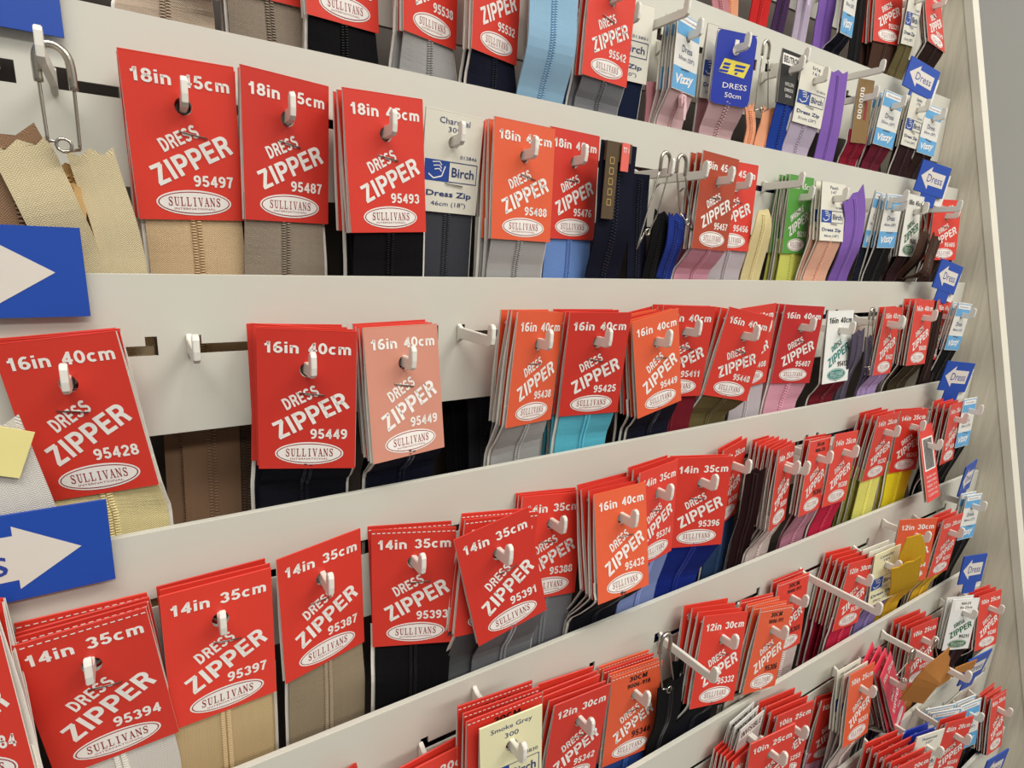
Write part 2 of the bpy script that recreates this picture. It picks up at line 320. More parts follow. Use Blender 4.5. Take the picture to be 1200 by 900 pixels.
def other_print(typ, W, H, size, cream=0):
    k = ('oprint', typ, size, round(W, 4), round(H, 4))
    if k in CACHE: return CACHE[k]
    hv = HOLEV[typ]; X = lambda u: u * W; Z = lambda v: (hv - v) * H
    p = Print(); L = Print(); q = (size.split('|') + [''] * 6)
    if typ == 'B':
        p.text(q[0], X(.0), Z(.085), W * min(.84, .066 * len(q[0])), H * .058, INK_B); p.text(q[1], 0, Z(.165), W * .22, H * .05, INK_B)
        if q[4]: p.text(q[4], X(.28), Z(.42), W * .3, H * .036, INK_B)
        else: p.text('0138' + q[1][:2], X(.28), Z(.42), W * .3, H * .036, INK_B)
        p.text(q[2], X(-.02), Z(.815), W * .8, H * .075, INK_B, bold=.02); p.text(q[3], X(-.02), Z(.915), W * .62, H * .06, INK_B)
        L.rect(X(-.26), Z(.58), W * .42, H * .21, BLUE, 0); L.frame(X(.2), Z(.58), W * .5, H * .2, W * .012, INK_B, 0)
        L.text('Birch', X(.2), Z(.58), W * .4, H * .095, INK_B, bold=.015)
        for j in range(3): L.stroke([(X(-.34 + .02 * j), Z(.5 + .035 * j)), (X(-.22), Z(.49 + .035 * j)), (X(-.18), Z(.525 + .03 * j))], W * .014, INK_W, 1)
        L.stroke([(X(-.40), Z(.62)), (X(-.31), Z(.66)), (X(-.17), Z(.63)), (X(-.12), Z(.53))], W * .018, INK_W, 1)
    elif typ == 'V':
        L.rect(0, Z(.15), W * .94, H * .26, SKY, 0); L.rect(0, Z(.08), W * .86, H * .09, INK_W, 1); L.text('Dressmaker', 0, Z(.08), W * .62, H * .035, INK_B, lay=2)
        p.text(q[0], 0, Z(.44), W * .42, H * .09, INK_B); p.text(q[1], 0, Z(.57), W * .66, H * .07, INK_B)
        L.rect(0, Z(.84), W * 1.0, H * .3, SKY, 0); L.text('Vizzy', 0, Z(.845), W * .74, H * .17, INK_W, .12, .03, .25, 2)
    elif typ == 'S':
        L.poly([(X(-.38), Z(.56)), (X(-.26), Z(.37)), (X(.40), Z(.40)), (X(.28), Z(.60))], YEL, 0)
        for i, (a, b, w_) in enumerate(((-.2, .44, .2), (-.22, .49, .2), (-.27, .54, .26), (.14, .445, .3), (.12, .5, .28), (.05, .55, .1))): L.poly([(X(a - w_ / 2 + .02), Z(b + .018)), (X(a - w_ / 2 + .05), Z(b - .016)), (X(a + w_ / 2 + .02), Z(b - .012)), (X(a + w_ / 2 - .02), Z(b + .02))], card_mat('S'), 1)
        p.text(q[0], X(.08), Z(.73), W * .62, H * .075, INK_W); p.text(q[1], X(.06), Z(.86), W * .42, H * .07, INK_W)
        p.oval(0, 0, W * .085, W * .085, PAPER, 0); p.poly([(X(-.06), Z(.22)), (X(.06), Z(.22)), (X(.05), Z(.1)), (X(-.05), Z(.1))], PAPER, 0)
    elif typ == 'K':
        p.rect(0, Z(.17), W * .9, H * .2, INK_W, 0); p.text('BEUTRON', 0, Z(.17), W * .78, H * .13, INK_K, 0, .03)
        p.text('NYLON', 0, Z(.62), W * .42, H * .07, INK_W); p.text('DRESS', 0, Z(.73), W * .42, H * .06, INK_W); p.text('50cm', 0, Z(.84), W * .3, H * .06, INK_W)
    elif typ == 'Z':
        for i in range(6): p.frame(X(-.2), Z(.16 + .085 * i), W * .2, H * .045, W * .05, INK_W, 0)
        p.rect(X(.16), Z(.45), W * .16, H * .36, INK_R, 0)
    elif typ == 'I':
        p.rect(0, Z(.1), W * .96, H * .16, INK_W, 0); p.text('INVISIBLE', 0, Z(.1), W * .85, H * .1, INK_K, 0, .02); p.text('ZIPPER', 0, Z(.6), W * .8, H * .13, INK_K, .45, .03)
    CACHE[k] = (p.build('lettering') if p.V else None, L.build('logo') if L.V else None); return CACHE[k]
def staple_mesh():
    if 'staple' not in CACHE:
        v, f = tube([(-.0056, .0004, 0), (-.0055, -.0006, 0), (.0055, -.0006, -.0004), (.0056, .0004, -.0004)], .00027, 6)
        CACHE['staple'] = mesh('staple', v, f, [STEELW], smooth=True)
    return CACHE['staple']
def ribbon(pts, dirs, widths, thick, material, name, ends=0):   # a band through pts, spread along dirs, uv in metres
    V = []; F = []; U = []; n = len(pts); s = 0; S = [0]
    for i in range(1, n): s += float(np.linalg.norm(np.array(pts[i]) - pts[i - 1])); S.append(s)
    cols = 5
    for i in range(n):
        t = np.array(pts[min(i + 1, n - 1)]) - np.array(pts[max(i - 1, 0)]); t = t / (np.linalg.norm(t) + 1e-9); d = np.array(dirs[i]); nn = np.cross(d, t); nn /= np.linalg.norm(nn) + 1e-9
        if nn[1] > 0: nn = -nn
        for side in (0, 1):
            for c in range(cols):
                a = (c / (cols - 1) - .5) * widths[i]
                off = 0
                if ends and i == 0: off = .0014 * (1 if c % 2 else -1)
                V.append(np.array(pts[i]) + d * a + nn * (thick / 2 if side == 0 else -thick / 2) + t * off); U.append((a, S[i]))
    rw = 2 * cols
    for i in range(n - 1):
        for c in range(cols - 1):
            F.append((i * rw + c, i * rw + c + 1, (i + 1) * rw + c + 1, (i + 1) * rw + c))
            F.append((i * rw + cols + c + 1, i * rw + cols + c, (i + 1) * rw + cols + c, (i + 1) * rw + cols + c + 1))
        F.append((i * rw, (i + 1) * rw, (i + 1) * rw + cols, i * rw + cols)); e = cols - 1
        F.append((i * rw + e, i * rw + cols + e, (i + 1) * rw + cols + e, (i + 1) * rw + e))
    for b in (0, (n - 1) * rw):
        for c in range(cols - 1): F.append((b + c, b + c + 1, b + cols + c + 1, b + cols + c))
    me = mesh(name, V, F, [material]); fix_normals(me)
    uv = me.uv_layers.new(name='UVMap')
    for lp in me.loops: uv.data[lp.index].uv = U[lp.vertex_index]
    return me
def teeth(pts, dirs, step, material, s0=0, s1=1e9, lift=.0005):
    V = []; F = []; S = [0.]; P = [np.array(p) for p in pts]
    for a, b in zip(P, P[1:]): S.append(S[-1] + float(np.linalg.norm(b - a)))
    s = s0; parts = []; k = 0
    while s < min(S[-1], s1):
        j = max(i for i in range(len(S)) if S[i] <= s + 1e-9); j = min(j, len(P) - 2); f = (s - S[j]) / max(S[j + 1] - S[j], 1e-9)
        p = P[j] * (1 - f) + P[j + 1] * f; d = np.array(dirs[j]); t = (P[j + 1] - P[j]); t = t / np.linalg.norm(t); nn = np.cross(d, t); nn /= np.linalg.norm(nn)
        if nn[1] > 0: nn = -nn
        for sg in (-1, 1):
            c = p + d * (sg * .0012) + nn * lift + t * (step * .25 * sg); hw, hl, hh = .0011, step * .30, .0009
            v = [c + d * (a * hw) + t * (b * hl) + nn * hh * q for q, m_ in ((0, 1), (1, .6)) for a, b in ((-m_, -m_), (m_, -m_), (m_, m_), (-m_, m_))]
            parts.append((v, [(0, 1, 5, 4), (1, 2, 6, 5), (2, 3, 7, 6), (3, 0, 4, 7), (4, 5, 6, 7)]))
        s += step; k += 1
    if not parts: return None
    V, F = merge(parts); return fix_normals(mesh('zipper_teeth', V, F, [material]))
def slider_mesh(material):
    k = ('slider', material.name)
    if k not in CACHE:
        a = prism([(-.0022, -.0045), (.0022, -.0045), (.0036, .0015), (.0026, .0042), (-.0026, .0042), (-.0036, .0015)], -.0030, -.0004)
        b = prism([(-.0012, -.002), (.0012, -.002), (.0012, .003), (-.0012, .003)], -.0042, -.003)
        c = prism([(-.0015, -.013), (.0015, -.013), (.0022, -.006), (.001, -.0005), (-.001, -.0005), (-.0022, -.006)], -.0048, -.0042)
        v, f = merge([a, b, c]); CACHE[k] = fix_normals(mesh('slider', v, f, [material]))
    return CACHE[k]
# ------------------------------------------------------------------ the setting
def slab(name, v, f, m, **kw):
    o = link(name, fix_normals(mesh(name, v, f, [m]))); o['kind'] = 'structure'; return o
def wood(name, a, b, sx):
    m = bpy.data.materials.new(name); m.use_nodes = True; nt = m.node_tree; bs = nt.nodes['Principled BSDF']
    tc = nt.nodes.new('ShaderNodeTexCoord'); mp = nt.nodes.new('ShaderNodeMapping'); mp.inputs['Scale'].default_value = sx
    n = nt.nodes.new('ShaderNodeTexNoise'); n.inputs['Scale'].default_value = 3; n.inputs['Detail'].default_value = 8; n.inputs['Roughness'].default_value = .7; n.inputs['Distortion'].default_value = .6
    cr = nt.nodes.new('ShaderNodeValToRGB'); cr.color_ramp.elements[0].position = .3; cr.color_ramp.elements[1].position = .72
    cr.color_ramp.elements[0].color = lin(a) + (1,); cr.color_ramp.elements[1].color = lin(b) + (1,)
    nt.links.new(tc.outputs['Object'], mp.inputs['Vector']); nt.links.new(mp.outputs['Vector'], n.inputs['Vector']); nt.links.new(n.outputs['Fac'], cr.inputs['Fac']); nt.links.new(cr.outputs['Color'], bs.inputs['Base Color'])
    bs.inputs['Roughness'].default_value = .5; return m
WOOD = wood('limed_wood_board', (204, 196, 176), (236, 228, 210), (2, 34, 2.2))
slope = STEP / .106
def yz_prism(poly, x0, x1):
    n = len(poly); v = [(x0, y, z) for y, z in poly] + [(x1, y, z) for y, z in poly]
    return v, [tuple(range(n)), tuple(range(2 * n - 1, n - 1, -1))] + [(i, n + i, n + (i + 1) % n, (i + 1) % n) for i in range(n)]
ef = lambda z: -.0225 + slope * z
slab('wall_side_panel', *yz_prism([(ef(.75), .75), (.45, .75), (.45, -1.0), (ef(-1.0), -1.0)], XEND + .004, XEND + .021), WOOD)
TRIMM = mat('cream_edging', (226, 220, 204), .5, 0, .05, 40)
slab('trim_1', *yz_prism([(ef(.75) - .0085, .75), (ef(.75), .75), (ef(-1.0), -1.0), (ef(-1.0) - .0085, -1.0)], XEND + .003, XEND + .022), TRIMM)
slab('wall_back_board', *merge([([(-.7, .085 + slope * .7, .7), (XEND + .004, .085 + slope * .7, .7), (XEND + .004, .085 - slope, -1.0), (-.7, .085 - slope, -1.0),
    (-.7, .1 + slope * .7, .7), (XEND + .004, .1 + slope * .7, .7), (XEND + .004, .1 - slope, -1.0), (-.7, .1 - slope, -1.0)],
    [(0, 1, 2, 3), (4, 7, 6, 5), (0, 4, 5, 1), (3, 2, 6, 7), (0, 3, 7, 4), (1, 5, 6, 2)])]), mat('shade_toned_back_board', (70, 60, 52), .7, 0, .1, 8))  # board colour darkened to stand in for the shade behind the rails
slab('wall_right', *box(1.9, 1.95, -3, 3, -1.3, 2.2), mat('grey_wall_paint', (210, 209, 203), .8, 0, .04, 5, .05))
slab('floor', *box(-3, 1.9, -4, 3, -1.35, -1.3), mat('grey_vinyl', (128, 126, 124), .5, 0, .08, 6))
# rails: steel strips with a row of bracket slots
SLOTS = {-1: [-.05 + .135 * k for k in range(7)], 0: [-.06 + .135 * k for k in range(7)], 1: [-.1556 + .135 * k for k in range(8)], 2: [-.1161 + .135 * k for k in range(8)], 3: [-.0314 - .135 + .135 * k for k in range(8)],
         4: [-.069 + .178 * k for k in range(5)], 5: [-.02 + .135 * k for k in range(7)], 6: [0.03 + .135 * k for k in range(6)], 7: [.05 + .135 * k for k in range(6)]}
ORD = {-1: 'uppermost rail, cut off by the top edge', 0: 'first full rail from the top', 1: 'second rail from the top, passing the large safety pin', 2: 'third rail from the top, running level across the middle', 3: 'fourth rail from the top, behind the 14in cards', 4: 'fifth rail from the top, behind the 12in cards', 5: 'sixth rail from the top, behind the 10in cards', 6: 'seventh rail from the top, behind the 8in cards', 7: 'lowest rail, just entering the bottom corner'}
ROWN = {-1: 'topmost', 0: '20 inch', 1: '18 inch', 2: '16 inch', 3: '14 inch', 4: '12 inch', 5: '10 inch', 6: '8 inch', 7: 'lowest'}
for i in range(-1, 8):
    x0, x1 = -.42, XEND + (.002 if i < 7 else 0)
    holes = []
    for s in SLOTS[i]:
        if s + .12 > x1: continue
        holes.append((s, s + .1225, -.0350, -.0305)); holes.append((s + .1180, s + .1225, -.0306, -.0265)); holes.append((s, s + .0045, -.0306, -.0265))
    xs = sorted({x0, x1} | {a for h_ in holes for a in h_[:2] if x0 < a < x1}); zs = sorted({0., -RAILH} | {a for h_ in holes for a in h_[2:]})
    bm = bmesh.new(); vv = {}
    def vert(x, z):
        if (x, z) not in vv: vv[(x, z)] = bm.verts.new((x, 0, z))
        return vv[(x, z)]
    for a, b in zip(xs, xs[1:]):
        for c, d in zip(zs, zs[1:]):
            mx_, mz_ = (a + b) / 2, (c + d) / 2
            if any(h_[0] < mx_ < h_[1] and h_[2] < mz_ < h_[3] for h_ in holes): continue
            bm.faces.new((vert(a, c), vert(b, c), vert(b, d), vert(a, d)))
    g = bmesh.ops.extrude_face_region(bm, geom=bm.faces[:]); bmesh.ops.translate(bm, verts=[e for e in g['geom'] if isinstance(e, bmesh.types.BMVert)], vec=(0, .0012, 0))
    for bx in (box(x0, x1, .0008, .0032, -.0010, 0.0002), box(x0, x1, .0008, .0032, -RAILH, -RAILH + .001)):
        q = [bm.verts.new(p) for p in bx[0]]
        for f in bx[1]: bm.faces.new([q[k] for k in f])
    bmesh.ops.recalc_face_normals(bm, faces=bm.faces); me = bpy.data.meshes.new('display_rail'); bm.to_mesh(me); bm.free(); me.materials.append(RAIL)
    o = link('display_rail', me); o.location = (0, rail_y(i), RZ[i][0]); o.rotation_euler.y = -math.atan(RZ[i][1])
    tagit(o, 'cream slotted steel display rail, ' + ORD[i], 'rail', 'slotted display rails')
# ------------------------------------------------------------------ hooks
def hook_mesh(L):
    L = round(L, 3); k = ('hook', L)
    if k not in CACHE:
        pr = [(0, -.0062), (-.004, -.0036), (-L - .0020, -.0030), (-L - .0040, -.0014), (-L - .0046, .0020), (-L - .0046, .0068), (-L - .0038, .0084), (-L - .0022, .0090), (-L - .0006, .0082), (-L + .0002, .0064), (-L + .0004, .0026), (-.004, .0026), (0, .0044)]
        v, f = yz_prism(pr, -.00125, .00125); me = fix_normals(mesh('display_hook', v, f, [HOOK]))
        bm = bmesh.new(); bm.from_mesh(me); bmesh.ops.bevel(bm, geom=[e for e in bm.edges if abs(e.verts[0].co.x - e.verts[1].co.x) < 1e-6], offset=.0003, segments=2, affect='EDGES'); bm.to_mesh(me); bm.free()
        CACHE[k] = me
    return CACHE[k]
def hook(x, z, rail, y_tip, label):
    L = rail_y(rail) - y_tip
    o = link('display_hook', hook_mesh(max(L, .02))); o.location = (x, rail_y(rail) - .0009, z)
    tagit(o, label, 'hook', 'hooks on the %s rail' % ROWN[rail]); return o
# ------------------------------------------------------------------ carded zippers
COLN = {'R': 'red', 'O': 'orange-red', 'U': 'rust-red', 'P': 'faded pink', 'C': 'deep red', 'G': 'green', 'W': 'white', 'D': 'white', 'E': 'white', 'M': 'pinkish-red', 'X': 'red'}
TN = dict(ink='blue-black', silver='silver grey', periwinkle2='pale periwinkle', cobalt='cobalt blue', denim='denim blue', denim2='bright denim', crimson2='crimson', lemonpale='pale lemon', lilacgrey='lilac grey', gold='sandy gold', pink2='rose pink', darkbrown='dark brown')
TYPN = {'B': 'white', 'V': 'narrow light-blue', 'S': 'rounded royal-blue', 'K': 'small black', 'Z': 'bronze slotted', 'I': 'black and white'}
NTH = ['first', 'second', 'third', 'fourth', 'fifth', 'sixth', 'seventh', 'eighth']
def rot(yaw, pitch, roll): return Matrix.Rotation(yaw, 3, 'Z') @ Matrix.Rotation(pitch, 3, 'X') @ Matrix.Rotation(roll, 3, 'Y')
def pack(rail, typ, hole, ang, W, H, size, num, tape, col, k, kb, label, stitch=0, txt='', cream=0, group='', detail=True, slider=0, wt=.93, notape=0):
    R = rot(*ang); hv = HOLEV[typ]
    root = bpy.data.objects.new('carded_zipper', None); C.objects.link(root); root.location = hole; root.rotation_euler = R.to_euler(); root.empty_display_size = .01
    tagit(root, label, 'zipper', group)
    key = col if typ == 'R' else ('BC' if typ == 'B' and cream else typ)
    c = link('card', card_mesh(W, H, hv, key, corner=.0042 if typ == 'S' else 0), root)
    a, b = red_print(W, H, size, num, txt, col, stitch) if typ == 'R' else other_print(typ, W, H, size, cream)
    if a: link('lettering', a, c)
    if b: link('logo', b, c)
    if typ in 'RBV' and col != 'X':
        s = link('staple', staple_mesh(), root); s.location = (W * random.uniform(-.05, .08), 0, -(.445 - hv) * H if typ == 'R' else -(.70 - hv) * H); s.rotation_euler.y = random.uniform(-.1, .2)
    if notape: return root
    # tape: flat inside the fold, then down behind the next rail
    Rm = np.array(R); h0 = np.array(hole); ax = Rm @ np.array([1, 0, 0]); zb = -(1 - hv) * H
    wid = W * wt if typ != 'Z' else W * 1.2; off = W * random.uniform(-.03, .03)
    loc = lambda x, y, z: h0 + Rm @ np.array([x, y, z])
    p0, p1 = loc(off, .0013, zb + .012), loc(off, .0016, zb)
    nxt = rail + 1; lim = rail_y(nxt) + .0060 + kb * .0024 + abs(ax[1]) * wid * .3
    zc = rail_z(nxt, p1[0]) + .004
    free = p1 + (p1 - p0) / np.linalg.norm(p1 - p0) * abs(p1[2] - zc)
    xe = p1[0] + (free[0] - p1[0]) * .8; ye = max(lim, p1[1] + (free[1] - p1[1]) * .4)
    dep = .05 if detail else .04
    P = smooth_path([p0, (p0 + p1) / 2, p1, np.array([(p1[0] * .5 + xe * .5), p1[1] * .5 + ye * .5, (p1[2] + zc) / 2]), np.array([xe, ye, zc]), np.array([xe, ye + .001, zc - dep * .5]), np.array([xe, ye + .0015, zc - dep])], 3)
    axe = np.array([ax[0], ax[1] * .5, 0]); axe /= np.linalg.norm(axe); axu = np.array([ax[0], ax[1], ax[2]])
    D = []
    for i in range(len(P)):
        f = min(1, max(0, (i - 6) / 6)); d = axu * (1 - f) + axe * f; D.append(d / np.linalg.norm(d))
    inv = np.linalg.inv(Rm); toL = lambda q: inv @ (np.array(q) - h0)
    PL = [toL(q) for q in P]; DL = [inv @ d for d in D]
    me = ribbon(PL, DL, [wid] * len(P), .0007, tape_mat(tape), 'zipper_tape'); tp = link('zipper_tape', me, root)
    sh = inv @ np.array([0, .0013, 0]); xs = random.choice((-1, -1, 1)) * .05 * W
    me = ribbon([q + sh + DL[i] * xs for i, q in enumerate(PL)], DL, [wid * .97] * len(P), .0005, PAPER, 'backing_strip'); link('backing_strip', me, root)
    if detail:
        dist = np.linalg.norm(h0 - CAM); tm = teeth(PL, DL, .00125 if dist < .5 else .0022, teeth_mat(tape), .010)
        if tm: link('zipper_teeth', tm, tp)
        if slider:
            s = link('slider', slider_mesh(teeth_mat(tape)), tp); s.location = toL(p1 + (p1 - p0) / np.linalg.norm(p1 - p0) * .006)
    return root
def unit(e):
    key, rail, typ, x, y, z, yaw, pitch, roll, W, H, size, num, tape, n, o = e
    col = o.get('col', 'R'); ph = PH.get(key) or 'numbered %s over %s zip in %s row' % (num, TN.get(tape, tape), {-1: '20in', 0: '20in', 1: '18in', 2: '16in', 3: '14in', 4: '12in', 5: '10in', 6: '8in'}[rail])
    n = o.get('nb', n); t = rail_y(rail) - y; bk = o.get('back')
    sp = min(.0052, (t - .005) / max(n - 1, 1))
    while n > 1 and sp < .0030: n -= 1; sp = min(.0052, (t - .005) / max(n - 1, 1))
    cn = COLN[col] if typ == 'R' else ('cream' if o.get('cream') else TYPN[typ])
    for k in range(n):
        if k == 0:
            lab = '%s zipper card %s%s' % (cn, ph, ', frontmost' if n > 1 and len(ph.split()) < 11 else '')
            pack(rail, typ, (x, y, z), (yaw, pitch, roll), W, H, size, num, tape, col, 0, n - 1 if False else 0, lab, o.get('stitch', 0), o.get('txt', ''), o.get('cream', 0), 'zippers on the %s rail' % ROWN[rail], slider=o.get('slider', 0), notape=o.get('notape', 0))
        else:
            b = dict(typ=typ, size=size, num=num, tape=tape, stitch=o.get('stitch', 0), txt=o.get('txt', ''), col=col)
            if bk: b.update(bk)
            if b['col'] == 'P' or b['col'] == 'O' and random.random() < .5: b['col'] = 'R' if k > 1 or col == 'P' else b['col']
            ty = b['typ']; W2, H2 = (W, H) if ty == typ else {'R': (.0428, .0652), 'B': (.041, .054), 'S': (.036, .054)}[ty]
            cn2 = COLN[b['col']] if ty == 'R' else TYPN[ty]
            lab = '%s card, %s behind the %s card %s' % (cn2, NTH[k - 1], cn.split()[-1], ph)
            br = (o.get('broll', 0) if k < 3 else 0) + random.uniform(-.035, .035)
            hz = z + (HOLEV[typ] - HOLEV[ty]) * 0 + random.uniform(-.0006, .0004)
            pack(rail, ty, (x + o.get('bx', 0) + random.uniform(-.0008, .0008), y + k * sp, hz), (yaw * .95 + random.uniform(-.02, .02), pitch + random.uniform(-.012, .008), roll * .8 + br), W2, H2, b['size'], b['num'], b['tape'], b['col'], k, k, lab, b['stitch'], b['txt'], 0, 'zippers on the %s rail' % ROWN[rail], detail=False)
    if not o.get('nohook'):
        hook(x, z + .0012, rail, y - .0065, 'white hook in %s card %s' % (cn.split()[-1], ph))
PH = {'m1_viz': 'with navy zip at the top edge',
      'm1_red': 'with brown zip at the top edge',
      'm1_bir': 'with olive zip at the top edge',
      'm1_twist': 'twisted sideways at the top right end',
      'z_beige': 'cut by the top edge, with mushroom zip',
      'z_taupe': 'cut by the top edge, with taupe zip',
      'z_black': 'cut by the top edge, with black zip',
      'z_blueback': 'behind the uncarded light blue zip',
      'z_bir1': 'printed Dress Zip 20 inch behind card 95542',
      'z_viz1': 'with pale pink zip and slider',
      'z_bir2': 'partly hidden behind the rounded royal-blue card',
      'z_sp': 'printed DRESS 50cm with pink-grey zip',
      'z_beut': 'with bright blue zip beside the peach zippers',
      'z_bir3': 'reading Iris 161 with pale lilac zip',
      'z_bronze': 'with crimson zip on the first full rail',
      'z_viz2': 'with maroon zip on the first full rail',
      'z_bir4': 'between light-blue cards near the topmost flag',
      'z_viz3': 'under the topmost arrow flag',
      'charcoal': 'reading Charcoal 309',
      'green': 'with yellow-green zip',
      'peach': 'reading Peach 147 with peach zip',
      'a_viz1': 'with dark navy zip, left of a wider black-zip twin',
      'a_viz2': 'with black zip on the 18 inch row',
      'a_greenw': 'printed ZIPPER in green beside the dark brown zippers',
      'b_red1': 'with lavender zip near the grey-purple zippers',
      'b_viz1': 'behind the red card with lavender zip',
      'b_red2': 'with dark olive zip in the 16in row',
      'b_red3': 'with dark brown zip in the 16in row',
      'b_viz2': 'last in the 16in row',
      '95449a': 'numbered 95449, left of the faded pink one',
      '95449b': 'numbered 95449',
      '95449c': 'numbered 95449, tilted, right of card 95425',
      '95412': 'reading 95412 in teal print',
      'c_left': 'cut by the left edge beside card 95394',
      'c_fan': 'fronting the fanned stack with pale pink zips',
      'c_st1': 'with mauve zip, left of card 95308',
      'barcode': 'with barcode, hanging askew over the fourth rail gap',
      'c_red9': 'with black zip in the 14in row',
      'c_viz': 'last on the 14in row with black zip',
      'd_left': 'lowest left, cut by the bottom edge',
      'd_30': 'reading 30cm, left of the Smoke Grey card',
      'smoke': 'reading Smoke Grey 300',
      'd_st3': 'with black print behind card 95306',
      'lavender': 'reading Lavender with lilac zip',
      'd_or': 'reading 12in 30cm behind the golden zipper ends',
      'd_viz': 'last on the 12in row with black zip',
      'e_left': 'at the bottom edge, left of card 95256',
      'e_inv': 'with black bars behind card 95256',
      'e_mid': 'reading 10in 25cm behind cards 95256 and 95257',
      'e_twist': 'hanging twisted, left of the tan zipper',
      'e_25': 'reading 10in 25cm above the tan zipper',
      'e_100': 'squeezed between tan zipper and card 9004-519',
      'e_last': 'last on the 10in row with black zip',
      'f_fan': 'at the bottom edge, fronting the 8in fan',
      'primrose': 'reading Primrose 107',
      'f_viz0': 'behind card 95154',
      'f_viz': 'right of card 95154 with black zip',
      'f_wavy': 'wavy and perforated, last on the 8in row',
      '95388': 'numbered 95388, right of the tilted 95391 card',
      '95391': 'numbered 95391, tilted over a grey zip',
      '9004': 'reading 9004-519 with green print'}
